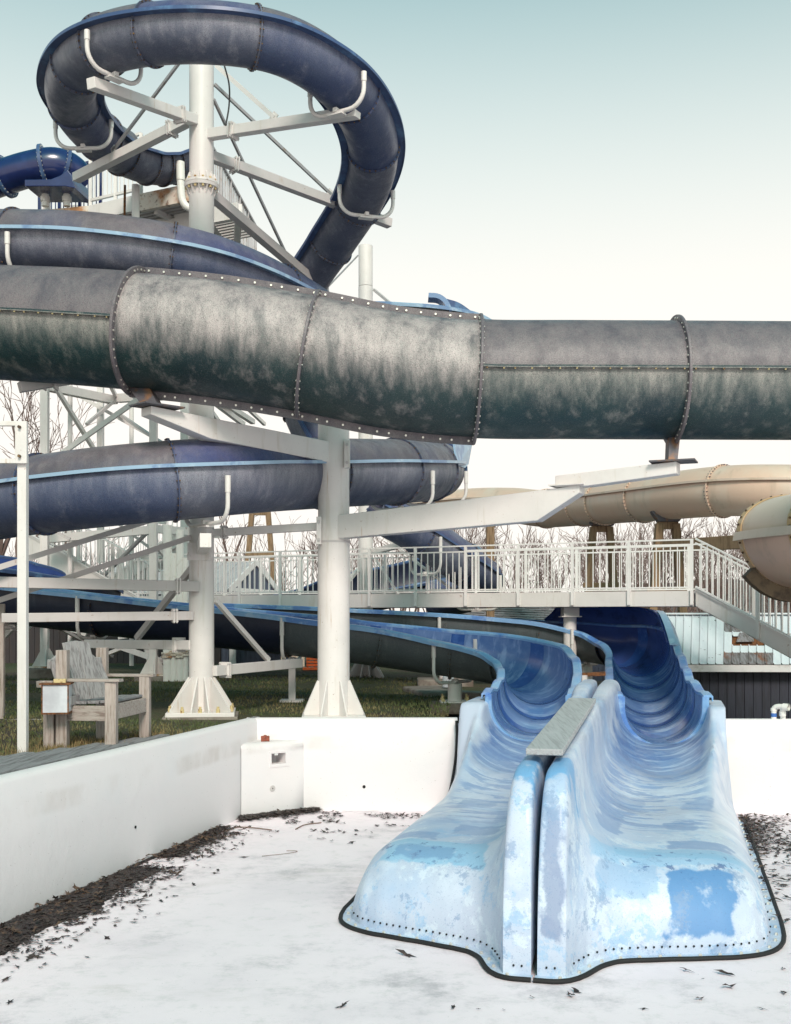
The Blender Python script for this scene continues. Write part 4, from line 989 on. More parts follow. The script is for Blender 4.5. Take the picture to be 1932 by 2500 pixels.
# ================================================================== SPIRAL SLIDES (blue grey, covered)
AP = [D(392, 338, 17.3), D(352, 347, 17.1), D(305, 342, 16.8), D(240, 312, 16.2), D(180, 255, 15.2), D(151, 192, 14.3), D(183, 122, 13.4), D(272, 82, 12.75), D(430, 69, 12.4), D(590, 92, 12.6), D(705, 155, 13.0), D(772, 236, 13.75), D(797, 325, 14.6), D(776, 412, 15.5), D(715, 510, 16.4), D(655, 602, 17.0), D(618, 720, 17.3), D(650, 880, 17.2), D(720, 1000, 17.0)]
frA = path(AP, 300, [0, 0, 0, 4, 6, 6, 6, 6, 6, 6, 6, 6, 6, 5, 4, 3, 2, 0, 0])
spA = thing('covered_slide', 'blue grey covered slide making the high loop around the white pillar', 'water slide', D(430, 69, 12.4))
def fracs(fr, pts): return [0] + sorted(near_frame(fr, x, y) / (len(fr) - 1) for x, y in pts) + [1]
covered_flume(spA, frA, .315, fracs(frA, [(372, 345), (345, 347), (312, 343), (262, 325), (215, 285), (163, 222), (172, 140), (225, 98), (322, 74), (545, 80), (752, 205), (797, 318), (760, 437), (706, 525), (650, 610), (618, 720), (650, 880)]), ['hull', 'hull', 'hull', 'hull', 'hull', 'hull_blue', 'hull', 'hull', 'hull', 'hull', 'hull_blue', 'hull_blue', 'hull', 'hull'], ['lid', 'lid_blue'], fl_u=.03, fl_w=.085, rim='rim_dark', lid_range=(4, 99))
BP = [D(-220, 512, 14.6), D(0, 515, 13.95), D(190, 522, 13.70), D(375, 549, 13.72), D(510, 590, 14.2), D(630, 648, 15.1), D(720, 705, 16.2)]
frBb = path(BP, 120)
spB = thing('covered_slide', 'blue grey covered slide arching behind the big tube at the left, light blue edge', 'water slide', D(190, 522, 13.7))
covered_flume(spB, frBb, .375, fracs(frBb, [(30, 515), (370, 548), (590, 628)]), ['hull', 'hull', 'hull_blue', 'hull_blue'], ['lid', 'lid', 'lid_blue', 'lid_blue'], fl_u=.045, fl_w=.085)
CP = [D(-220, 1110, 14.6), D(0, 1068, 13.62), D(180, 1043, 13.12), D(370, 1025, 13.1), D(550, 1013, 13.85), D(712, 1009, 15.15), D(850, 1006, 16.3), D(915, 1004, 17.5), D(932, 1003, 18.6)]
frC = path(CP, 130)
spC = thing('covered_slide', 'blue grey covered slide passing behind the thick pillar at mid height, rust along its joints', 'water slide', D(370, 1025, 13.1))
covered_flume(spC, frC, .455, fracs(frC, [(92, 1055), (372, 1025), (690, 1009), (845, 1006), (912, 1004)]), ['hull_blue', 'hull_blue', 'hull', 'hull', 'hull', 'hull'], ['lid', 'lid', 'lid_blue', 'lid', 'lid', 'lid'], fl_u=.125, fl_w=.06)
f = frC[-1]
mb = MB(); mb.prism([D(968, 947, 17.4), D(1006, 947, 18.4), D(998, 990, 18.2), D(990, 998, 17.8), D(975, 992, 17.4)], Vector((.03, .02, 0))); mb.build('end_panel', 'rim_blue', spC, flat=True)
ring_on(f, .44, .50, .05, -.04, .5).build('end_flange', 'rim_dark', spC)
DP = [D(800, 1085, 21.0), D(880, 1128, 21.3), D(945, 1172, 21.7), D(1000, 1212, 22.2), D(1030, 1240, 23.0), D(1010, 1262, 24.2), D(930, 1280, 25)]
frD = path(DP, 80)
spD = thing('open_slide', 'dark blue rounded slide tube dropping behind the walkway railing with a light hood', 'water slide', D(945, 1172, 21.7))
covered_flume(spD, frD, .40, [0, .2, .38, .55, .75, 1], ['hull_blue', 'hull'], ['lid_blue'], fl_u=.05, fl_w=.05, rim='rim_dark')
fh = frD[int(.42 * 79)]
mb = MB(); rows = []
for k in range(11):
    a = math.pi * (.06 + .58 * k / 10); c = fh.C + fh.U * .02 + fh.T * .10
    o_ = Vector(fh.S) * (math.cos(a) * -.45) + Z * (math.sin(a) * .40)
    rows.append([c + o_ - fh.T * .10, c + o_ * 1.12 - fh.T * .10, c + o_ * 1.12 + fh.T * .16, c + o_ + fh.T * .16])
mb.rows(rows, closed=True, caps=True); mb.build('hood', 'rim_blue', spD)
EP = [D(1010, 1190, 26.5), D(905, 1216, 26), D(790, 1240, 26), D(680, 1258, 26.2), D(585, 1282, 26.8), D(480, 1300, 27.4)]
frE = path(EP, 60, [22, 26, 28, 26, 20, 10])
spE = thing('open_slide', 'dark navy banked slide seen through the balusters behind the far pillar', 'water slide', D(790, 1240, 26))
open_flume(spE, frE, [0, .25, .5, .75, 1], r=.62, dep=.70, hull='navy_hull', liner='navy_hull', lip='rim_dark', joints=False, lipw=.05)
HP = [D(-260, 1172, 19.5), D(0, 1200, 20), D(90, 1216, 20.2), D(170, 1236, 20.5), D(208, 1262, 21)]
frH = path(HP, 40, [-14, -14, -12, -8, 0])
spH = thing('open_slide', 'dark navy slide edge at the far left below the stairs', 'water slide', D(0, 1200, 20))
open_flume(spH, frH, [0, .5, 1], r=.5, dep=.6, hull='navy_hull', liner='liner_dark', lip='rim_dark', joints=False, lipw=.05)
IP = [D(690, 632, 23.5), D(770, 645, 23), D(850, 649, 22.7), D(930, 657, 22.6), D(1000, 676, 23), D(1050, 720, 23.6)]
for p_ in IP: p_.z -= .07
frI = path(IP, 50, [-3, -3, -3, -3, -2, 0])
spI = thing('open_slide', 'blue slide edge with a curved hood showing just above the big grey tube', 'water slide', D(850, 650, 23))
open_flume(spI, frI, [0, .3, .6, 1], r=.42, dep=.6, hull='dark_hull', liner='liner_dark', lip='rim_blue', joints=False, lipw=.06)
mb = MB(); rows = []
hp = path([D(914, 634, 22.4), D(934, 636, 22.4), D(949, 646, 22.4), D(957, 662, 22.4), D(958, 680, 22.4)], 14)
for f in hp: rows.append([f.C + f.S * a + f.U * b for a, b in ((.16, -.045), (.16, .045), (-.22, .045), (-.22, -.045))])
mb.rows(rows, closed=True, caps=True); mb.build('hood', 'rim_blue', spI)
hp = path([D(950, 642, 22.5), D(975, 650, 22.6), D(1001, 668, 22.8)], 10); mb = MB(); rows = []
for f in hp: rows.append([f.C + f.S * a + f.U * b for a, b in ((.06, -.10), (.06, .03), (-.3, .06), (-.3, -.1))])
mb.rows(rows, closed=True, caps=True); mb.build('hood_cover', 'rim_dark', spI)

# hoops that carry the spiral slides belong to the pillar they are bolted to
for (fr, r_, x, y) in ((frA, .315, 248, 90), (frA, .315, 178, 255), (frA, .315, 722, 168), (frA, .315, 783, 400), (frA, .315, 655, 600), (frC, .455, 440, 1020), (frBb, .375, 58, 516), (frC, .455, 858, 1005), (frC, .455, 925, 1003)):
    hoop(tow, fr[near_frame(fr, x, y)], r_)
# stub post and pipe under the start of the loop
f = frA[near_frame(frA, 388, 338)]
dp_ = path([D(384, 345, 16.9), D(386, 395, 16.9), D(389, 425, 16.9), D(398, 440, 16.9), D(420, 452, 16.9)], 16); mb = MB(); mb.tube([q.C for q in dp_], .055, 12); mb.cyl(D(385, 346, 16.9), D(386, 385, 16.9), .064, n=12)
tag(mb.build('drain_pipe', 'pvc'), 'white drain pipe bending below the start of the high loop', 'pipe')
sp = D(290, 395, 17.0); mb = MB(); mb.cyl(Vector((sp.x, sp.y, 7.6)), sp, .058, n=14); tag(mb.build('stub_post', 'white_steel'), 'short white post holding the trough of the loop above the platform', 'post')

# hoops and posts of the lower left slide
for (x, y, gx, foot) in ((28, 1254, None, None), (205, 1270, None, None), (618, 1315, 'sq', None), (975, 1361, 'rd', True)):
    f = frF[near_frame(frF, x, y)]
    g = Fr(); g.__dict__.update(f.__dict__); pts, S = hoop_pts(g, .475, drop=.17)
    low = min(p.z for p in pts); mid = (pts[7] + pts[8]) / 2
    t = thing('hoop_stand', {28: 'white pipe hoop under the dark slide at the far left edge', 205: 'white pipe hoop under the slide behind the wooden chair', 618: 'white pipe hoop under the slide left of the thick pillar', 975: 'white pipe hoop on a round post standing on a concrete footing'}[x], 'pipe stand', (mid.x, mid.y, lawn_z(mid.x, mid.y)), 'hoop stands under the left slide')
    hoop(t, g, .475, drop=.17, rot=-28 if foot else 0)
    gz = lawn_z(mid.x, mid.y)
    if gx == 'sq':
        mb = MB(); mb.bar(Vector((mid.x, mid.y, gz + .02)), mid, .10); mb.build('post', 'white_steel', t, flat=True, bev=.004)
        mb = MB(); mb.box((mid.x, mid.y, gz + .015), (.34, .34, .03)); mb.build('base_plate', 'white_steel', t, flat=True)
    elif gx == 'rd':
        mb = MB(); mb.cyl(Vector((mid.x, mid.y, gz + .10)), mid - Z * .03, .105, n=20); mb.build('post', 'white_steel', t)
        mb = MB(); mb.box((mid.x, mid.y, gz + .105), (.44, .44, .03)); mb.build('base_plate', 'white_steel', t, flat=True)
        mb = MB(); mb.box((mid.x - .02, mid.y, gz + .02), (.72, .66, .16)); mb.build('footing', 'footing', t, flat=True, bev=.04)
        for i in (-1, 1):
            for j in (-1, 1):
                mb = MB(); p = Vector((mid.x + i * .18, mid.y + j * .18, gz + .12)); mb.cyl(p, p + Z * .09, .016, n=6); mb.cyl(p, p + Z * .03, .03, n=6); mb.build('anchor_bolt', 'brass', t)
# posts under the right slide
for (x, y, lab) in ((945, 1310, 'slim white post below the right slide on a concrete slab'), (1256, 1324, 'slim white hoop post below the right slide near the plank')):
    f = frG[near_frame(frG, x, y)]; p = f.C
    t = thing('hoop_stand', lab, 'pipe stand', (p.x, p.y, lawn_z(p.x, p.y)), 'hoop stands under the right slide')
    hoop(t, f, .49, drop=.16); mb = MB(); mb.cyl(Vector((p.x, p.y, lawn_z(p.x, p.y) + .1)), Vector((p.x, p.y, p.z - .65)), .10, n=16); mb.build('post', 'white_steel', t)
    mb = MB(); mb.box((p.x, p.y, lawn_z(p.x, p.y) + .02), (1.0, .8, .2)); mb.build('footing', 'footing', t, flat=True, bev=.03)
q = D(1242, 1440, 14.9); t = thing('hoop_stand', 'white post with a rusty clamp in the gap between the two slides', 'pipe stand', (q.x, q.y, .5)); mb = MB(); mb.cyl(Vector((q.x, q.y, .5)), q, .07, n=16); mb.build('post', 'white_steel', t); mb = MB(); mb.bar(q + Vector((-.10, 0, 0)), q + Vector((.30, .02, .02)), .07, .05); mb.build('clamp', 'rust', t, flat=True)

# ================================================================== FAR PILLAR
fc = N(893, 1660, 23); fc.z = 1.03
far = thing('steel_pillar', 'slim white pillar in the distance seen right of the thick one', 'pillar', fc)
base_plate(far, fc, .78, .42, .14, .5, 12, caps=False)
mb = MB(); mb.cyl(fc + Z * .05, Vector((fc.x, fc.y, CAMZ + (1317 - 612) / 2446 * 23)), .145, n=28); mb.build('lower_shaft', 'white_steel', far)
mb = MB(); mb.cyl(Vector((fc.x, fc.y, CAMZ + (1317 - 611) / 2446 * 23)), Vector((fc.x, fc.y, CAMZ + (1317 - 525) / 2446 * 23)), .142, n=28); mb.build('upper_shaft', 'white_steel', far)
rod(D(798, 618, 22.9), D(832, 646, 22.4), .04, 'grey_steel', far, False); rod(D(764, 545, 22.9), D(700, 612, 21), .02, 'rod', far, False)
for (x0, y0, x1, y1, d1, w) in ((800, 1176, 905, 1150, 21.5, .12), (798, 1262, 1045, 1262, 22.6, .13), (800, 1130, 965, 1258, 22.2, .05), (800, 1190, 855, 1275, 21.9, .04), (764, 1215, 700, 1290, 22, .07)):
    mb = MB(); mb.bar(D(x0, y0, 22.9), D(x1, y1, d1), w, w * .9); mb.build('beam', 'white_steel', far, flat=True)
hoop(far, frD[near_frame(frD, 905, 1150)], .43, drop=.26); hoop(far, frD[near_frame(frD, 1018, 1232)], .43, drop=.26)

# ================================================================== WALKWAY BRIDGE AND STAIRS
W1 = D(1480, 1258, 18.5); W0 = D(290, 1270, 23.35); ZD = 2.735
W1.z = ZD; W0.z = ZD
wd = (W0 - W1).normalized(); wb = Vector((-wd.y, wd.x, 0)); wb = wb if wb.y > 0 else -wb   # wb points away from the camera
WID = 1.15
walk = thing('walkway_bridge', 'long pale steel walkway with baluster railings spanning behind the slides', 'walkway', (W0 + W1) / 2)
RAILH = .82
def xpar(x):       # distance along the walkway line where it shows at pixel x
    k = (x - 844) / 2446; return (W1.x - k * W1.y) / (k * wd.y - wd.x)
LW = (W0 - W1).length
for o, nm in ((0, 1), (WID, 2)):
    mb = MB(); a = W1 + wb * o; b = W0 + wb * o
    mb.bar(a - Z * .13, b - Z * .13, .06, .25); mb.build('fascia_beam', 'white_steel', walk, flat=True, bev=.004)
mb = MB(); mb.bar(W1 + wb * WID / 2 - Z * .022, W0 + wb * WID / 2 - Z * .022, WID - .066, .03); mb.build('deck', 'grey_steel', walk, flat=True)
post_x = [1478, 1343, 1223, 1108, 996, 889, 791, 695, 601, 514, 432, 356, 300]
post_s = [max(.02, xpar(x)) for x in post_x]; post_s[-1] = min(post_s[-1], LW)
bm_ = MB(); bm_.box((0, 0, (RAILH - .14) / 2), (.015, .015, RAILH - .14)); balu = None
pm_ = MB(); pm_.box((0, 0, (RAILH + .24) / 2), (.046, .04, RAILH + .24)); postm = None
def ang2(v): return math.atan2(v.y, v.x)
random.seed(3)
for o in (-.055, WID + .055):
    for s in post_s:
        p = W1 + wd * s + wb * o - Z * .23 + (wd * (.30 if o > 0 else 0))
        if postm is None:
            postm = pm_.build('railing_post', 'rail_white', walk, flat=True); postm.data.transform(Matrix.Translation(worldloc(walk))); postm.location = p - worldloc(walk); postm.rotation_euler = (0, 0, ang2(wd))
        else: inst(postm, 'railing_post', walk, p, ang2(wd))
    for a, b in zip(post_s, post_s[1:]):
        n = max(6, round((b - a) / .118))
        for i in range(1, n):
            p = W1 + wd * lerp(a, b, i / n) + wb * o + Z * .05
            if balu is None:
                balu = bm_.build('baluster', 'rail_white', walk, flat=True); balu.data.transform(Matrix.Translation(worldloc(walk))); balu.location = p - worldloc(walk)
            elif sum(1 for _ in ()) == 0: inst(balu, 'baluster', walk, p, ang2(wd))
    for h in (RAILH, RAILH - .10, .05):
        mb = MB(); mb.bar(W1 + wb * o + Z * h, W0 + wb * o + Z * h, .026, .024); mb.build('rail', 'rail_white', walk, flat=True)
# pier under the walkway
q = D(1203, 1310, 18.7); gz = .5
pr = thing('walkway_pier', 'round white pier with a square head under the walkway', 'pillar', (q.x, 19.6, gz))
pq = W1 + wd * xpar(1203) + wb * .35
mb = MB(); mb.cyl(Vector((pq.x, pq.y, gz)), Vector((pq.x, pq.y, 2.32)), .112, n=28); mb.build('shaft', 'white_steel', pr)
mb = MB(); mb.box((pq.x, pq.y, 2.40), (.26, .40, .155)); mb.box((pq.x, pq.y, 2.315), (.34, .45, .016)); mb.build('head', 'grey_steel', pr, flat=True)

def stair_run(t, T0, T1, width_dir, width, rise=.17, sh=.26, step_m='grey_steel', steps=True, over=True):
    """straight flight from top T0 to bottom T1; near stringer on that line, second one at width_dir*width"""
    d = T1 - T0; L = d.length; dn = d / L
    hd = Vector((d.x, d.y, 0)).normalized()
    for o in (0, width):
        mb = MB(); a = T0 + width_dir * o; b = T1 + width_dir * o
        mb.prism([a, b, b - Z * sh, a - Z * sh], width_dir * .05); mb.build('stringer', 'white_steel', t, flat=True, bev=.004)
        if over:
            mb = MB(); mb.bar(a + Z * .012 - width_dir * .03, b + Z * .012 - width_dir * .03, .035, .03); mb.build('stringer_cap', 'white_steel', t, flat=True)
        n = max(2, round(L / 1.15))
        up = MB()
        for i in range(1, n + 1):
            p = a.lerp(b, i / n); mb = MB(); mb.box(p - width_dir * .055 + Z * (RAILH / 2 - .12), (.05, .04, RAILH + .24), rz=ang2(hd)); mb.build('railing_post', 'white_steel', t, flat=True)
        nb = int(Vector((d.x, d.y, 0)).length / .105)
        for i in range(1, nb):
            p = a.lerp(b, i / nb) - width_dir * .055; mb = MB(); mb.box(p + Z * (.04 + RAILH / 2), (.015, .015, RAILH - .05), rz=ang2(hd)); mb.build('baluster', 'rail_white', t, flat=True)
        for h in (RAILH, .05):
            mb = MB(); mb.bar(a + Z * h - width_dir * .055, b + Z * h - width_dir * .055, .028, .026); mb.build('rail', 'rail_white', t, flat=True)
    if steps:
        n = max(2, int(abs(d.z) / rise))
        for i in range(n):
            p = T0.lerp(T1, (i + .7) / n) + width_dir * width / 2 - Z * .06; mb = MB(); mb.box(p, (.25, width - .3, .03), rz=ang2(hd)); mb.build('tread', step_m, t, flat=True)
st = thing('steel_stairs', 'pale steel stairs leading down from the walkway at the right', 'stairs', D(1688, 1400, 17.3))
S0 = W1 + Vector((.03, 0, .012)); S1 = N(1932, 1564, 17.3); S2 = S0 + (S1 - S0) * 2.0
stair_run(st, S0, S2, Vector((.25, .97, 0)).normalized(), 1.1)

# stairs at the left that come down to the walkway from the tower
st2 = thing('steel_stairs', 'pale steel stairs descending in the left background to the walkway', 'stairs', D(250, 1240, 23.5))
dwn = D(335, 1300, 23.4); top = D(58, 1140, 24.2)
stair_run(st2, top, dwn, Vector((-.1, .99, 0)).normalized(), 1.2, sh=.42)
st3 = thing('steel_stairs', 'second flight of pale stairs crossing behind the first at the left', 'stairs', D(250, 1180, 26.5))
stair_run(st3, D(420, 1110, 26.8), D(215, 1250, 26.5), Vector((.1, .99, 0)).normalized(), 1.2, sh=.3)

# ================================================================== STAIR TOWER (open steel frame behind the spiral)
tw = thing('stair_tower', 'open white braced steel frame tower behind the spiral slide', 'tower', D(215, 1440, 24))
TY = 22.5
def tpost(x, y0, y1, w, d=TY, m='white_steel', rnd=False, foot=True):
    a = D(x, y0, d); b = D(x, y1, d); mb = MB()
    if rnd: mb.cyl(b, a, w / 2, n=12)
    else: mb.bar(b, a, w, w)
    o = mb.build('tower_post', m, tw, flat=not rnd)
    return o
for (x, y0, y1, w, d) in ((96, 560, 1430, .145, TY), (215, 480, 1200, .13, TY + 2.2), (328, 640, 1438, .14, TY - .6), (150, 760, 1420, .10, TY + 1.2), (395, 600, 1440, .17, TY + 2.0), (281, 640, 1420, .10, TY + 3)):
    tpost(x, y0, y1, w, d, rnd=(w < .11))
for (x0, y0, x1, y1, w, d0, d1) in ((90, 822, 245, 854, .17, TY, TY + 2), (250, 850, 440, 838, .17, TY + 2, TY), (120, 828, 222, 992, .075, TY, TY + 1.4), (100, 990, 360, 806, .09, TY, TY),
        (140, 828, 372, 958, .07, TY + 2, TY + 2), (225, 800, 250, 850, .07, TY + 1, TY + 2), (250, 880, 360, 955, .06, TY + 2, TY), (185, 905, 250, 850, .06, TY + 1, TY + 2), (230, 805, 290, 850, .06, TY, TY),
        (100, 1150, 330, 1130, .16, TY + 1, TY), (330, 1128, 470, 1140, .15, TY, TY + 1), (240, 1098, 355, 1112, .13, TY + 2, TY + 2), (330, 1160, 440, 1290, .07, TY, TY + 1), (230, 1100, 440, 1260, .06, TY + 3, TY + 3), (330, 1120, 210, 1240, .06, TY, TY + 2),
        (100, 1324, 185, 1352, .10, TY, TY), (100, 1325, 240, 1400, .06, TY, TY + 3), (100, 1412, 190, 1372, .07, TY, TY), (255, 1360, 360, 1345, .07, TY + 1, TY), (212, 1402, 355, 1345, .07, TY + 2, TY), (245, 1376, 345, 1410, .09, TY + 1, TY - .5), (260, 1342, 345, 1362, .05, TY + 3, TY), (300, 1336, 326, 1436, .09, TY + 2, TY - .4), (335, 1412, 400, 1360, .06, TY, TY + 1), (372, 1390, 420, 1412, .06, TY, TY + 1),
        (8, 1355, 36, 1325, .12, 18, 18), (30, 1322, 88, 1325, .10, 18, TY), (150, 1150, 90, 1120, .06, TY, TY), (440, 845, 520, 905, .09, TY, TY + 1), (470, 855, 540, 900, .10, TY, TY + 2), (512, 855, 565, 905, .07, TY + 2, TY + 3), (445, 870, 470, 905, .08, TY - 1, TY)):
    mb = MB(); mb.bar(D(x0, y0, d0), D(x1, y1, d1), w, w); mb.build('brace', 'white_steel' if w > .065 else 'grey_steel', tw, flat=True)
for (x, y, d, b) in ((98, 1421, TY, False), (328, 1438, TY - .6, True)):
    p = D(x, y, d); 
    for a in range(4):
        u = Vector((math.cos(a * 1.571 + .3), math.sin(a * 1.571 + .3), 0)); mb = MB(); mb.prism([p + u * .05, p + u * .26, p + u * .07 + Z * .36, p + u * .05 + Z * .36], Vector((-u.y, u.x, 0)) * .02); mb.build('gusset', 'white_steel', tw, flat=True)
    mb = MB(); mb.box(p - Z * .01, (.5, .5, .03)); mb.build('base_plate', 'rusty_paint', tw, flat=True)
    mb = MB(); zb = lawn_z(p.x, p.y) - .1; mb.box((p.x, p.y, (p.z - .03 + zb) / 2), (.62 if b else .9, .62, p.z - .03 - zb)); mb.build('footing', 'footing', tw, flat=True, bev=.03)
# vertical pipes standing by the tower
for i, (x, y0, w, lab) in enumerate(((358, 1120, .17, 'wide white riser pipe with a rusty collar, leftmost of the pipe group'), (371, 1180, .13, 'white riser pipe second from left in the pipe group'), (384, 1130, .15, 'white riser pipe third in the group behind the flanged pillar'), (396, 1190, .12, 'white riser pipe nearest the flanged pillar'))):
    a = D(x, y0, 21.6); b = D(x, 1453, 21.6); t = thing('riser_pipe', lab, 'pipe', b, 'riser pipes behind the pillar'); mb = MB(); mb.cyl(b, a, w / 2, n=16); mb.build('pipe', 'pvc', t)
    c = D(x, 1398 - 4 * (i % 2), 21.6); mb = MB(); mb.cyl(c - Z * .04, c, w / 2 + .035, n=16); mb.cyl(c + Z * .02, c + Z * .06, w / 2 + .035, n=16); mb.build('collar', 'rusty_paint', t)

# ================================================================== START PLATFORM AT THE TOP
pf = thing('start_platform', 'high rusty steel start platform with railings behind the loop', 'platform', D(280, 440, 18))
ZP = CAMZ + (1317 - 418) / 2446 * 17.5
def pz(x, d, y=None): v = D(x, 0, d); v.z = ZP; return v
def slab(a, b, h, w, m, nm, zo=0): 
    mb = MB(); mb.bar(a - Z * (h / 2 - zo), b - Z * (h / 2 - zo), w, h); return mb.build(nm, m, pf, flat=True, bev=.004)
c0 = pz(88, 18.15); c1 = pz(192, 17.95); c2 = pz(300, 17.45); c3 = pz(415, 17.0); c4 = pz(545, 21.6)
slab(c0, c1, .26, .08, 'rusty_paint', 'edge_beam'); slab(c1, c2, .24, .08, 'white_steel', 'edge_beam'); slab(c2, c3, .26, .085, 'rusty_paint', 'edge_beam', .0); slab(c3, c4, .24, .08, 'white_steel', 'edge_beam')
back = [c0 + Vector((.8, 4.2, 0)), c4 + Vector((-2.2, .8, 0))]
mb = MB(); mb.prism([c0 - Z * .16, c1 - Z * .16, c2 - Z * .16, c3 - Z * .16, c4 - Z * .16, back[1] - Z * .16, back[0] - Z * .16], Z * .05); mb.build('deck', 'grey_steel', pf, flat=True)
fdir = (c3 - c1).normalized(); fback = Vector((-fdir.y, fdir.x, 0))
for k in range(16):      # ribs of the decking underneath, parallel to the front edge
    o = fback * (.10 + .11 * k) - Z * .222; mb = MB(); mb.bar(c1 + o + fdir * .03, c3 + o - fdir * .06, .055, .03); mb.build('deck_rib', 'grey_steel', pf, flat=True)
ga = c2 + fback * .42 + fdir * .35 - Z * .36; gb_ = c3 + fback * .42 + fdir * .5 - Z * .36
mb = MB(); mb.bar(ga, gb_, .10, .24); mb.build('girder', 'white_steel', pf, flat=True, bev=.004)
mb = MB(); mb.bar(ga - fdir * .35 + Z * .02, ga - Z * .02, .08, .16); mb.build('girder_end', 'white_steel', pf, flat=True)
mb = MB(); mb.bar(gb_, c4 + Vector((-.4, 0, -.36)), .10, .22); mb.build('girder', 'white_steel', pf, flat=True, bev=.004)
for t_ in (.30, .62, .88):
    a = c1.lerp(c3, t_) + fback * .06 - Z * .27; mb = MB(); mb.bar(a, a + fback * .40, .07, .07); mb.build('joist', 'white_steel', pf, flat=True)
mb = MB(); a = D(267, 395, 17.2); mb.bar(D(266, 462, 17.2), a, .03, .03); mb.build('hanger', 'rust', pf, flat=True)
prail = []
def rail_run(a, b, n, h=.95, m='white_steel', inner=4):
    for i in range(n + 1):
        p = a.lerp(b, i / n); mb = MB(); mb.bar(p - Z * .1, p + Z * h, .05, .05); mb.build('railing_post', m, pf, flat=True)
    for hh in (h, h * .12):
        mb = MB(); mb.bar(a + Z * hh, b + Z * hh, .045, .04); mb.build('rail', m, pf, flat=True)
    tot = n * inner
    for i in range(tot):
        if i % inner == 0: continue
        p = a.lerp(b, i / tot); mb = MB(); mb.bar(p + Z * h * .12, p + Z * h, .016, .016); mb.build('baluster', m, pf, flat=True)
rail_run(c1 + Vector((0, .05, 0)), c2 + Vector((0, .05, 0)), 2, inner=6)
rail_run(pz(85, 19.6), pz(215, 19.0), 3, 1.15, 'gloss_blue', 5)
rail_run(c3 + Vector((.05, .1, 0)), c4, 6, .95, 'rod', 6)
for i in range(9):
    p = c3.lerp(c4, .74 + .028 * i) - Z * .02; mb = MB(); mb.bar(p - Z * .05, p + Z * .25, .035, .02); mb.build('screen_slat', 'gloss_blue', pf, flat=True)
for (x, y0, y1, d, w) in ((100, 430, 700, 18.5, .10), (470, 500, 760, 20.2, .12), (553, 556, 760, 21.8, .12), (380, 470, 760, 18.2, .14), (160, 440, 700, 19.5, .12)):
    mb = MB(); mb.bar(D(x, y1, d), D(x, y0, d), w, w); mb.build('leg', 'white_steel', pf, flat=True)
wp = path([D(458, 490, 19), D(466, 500, 19), D(470, 508, 19.2), D(490, 514, 19.6), D(505, 524, 20), D(520, 545, 20.3)], 18); mb = MB(); mb.tube([f.C for f in wp], .07, 10); mb.sphere(D(472, 503, 19.1), .10); mb.sphere(D(492, 514, 19.6), .10); tag(mb.build('water_pipe', 'pvc'), 'white water pipe snaking under the right side of the high platform', 'pipe')

# enclosed navy tube at the upper left
nt_ = thing('tube_slide', 'glossy navy enclosed tube slide leaving the platform at the upper left', 'tube slide', D(60, 362, 18.3))
NP_ = [D(-220, 452, 18.8), D(-90, 412, 18.6), D(0, 381, 18.4), D(60, 362, 18.3), D(112, 353, 18.3), D(145, 362, 18.4), D(170, 385, 18.6)]
frN = path(NP_, 80)
cN = [0] + [near_frame(frN, x) for x in (14, 94, 138)] + [79]
for a, b in zip(cN, cN[1:]):
    mb = MB(); mb.sweep(frN[a:b + 1], shell(.275, .02, -.5, .499, 36)); sec = mb.build('tube_section', 'gloss_blue', nt_)
    f = frN[b]
    if b < 79:
        rg = ring_on(f, .27, .335, .05, n=40).build('joint_flange', 'rim_dark', nt_); ring_bolts(f, .305, .035, -.5, .5, 26, .011).build('bolts', 'bolt', rg, kind='stuff')
mb = MB(); a = D(128, 398, 18.2); 
poly = [D(75, 401, 18.0), D(75, 415, 18.0), D(160, 415, 18.0), D(180, 419, 18.0), D(178, 408, 18.0), D(172, 390, 18.0), D(164, 380, 18.0), D(150, 392, 18.0), D(130, 400, 18.0)]
mb.prism(poly, Vector((.1, .7, 0))); mb.build('entry_box', 'gloss_blue', nt_, flat=True, bev=.01)
for x in (97, 143):
    mb = MB(); mb.cyl(D(x, 440, 18.0), D(x, 414, 18.0), .055, n=12); mb.cyl(D(x, 430, 18.0), D(x, 420, 18.0), .075, n=12); tag(mb.build('stub_pipe', 'pvc'), 'short white stub pipe under the navy tube, %s of the two' % ('left' if x < 100 else 'right'), 'pipe', 'stub pipes under the navy tube')

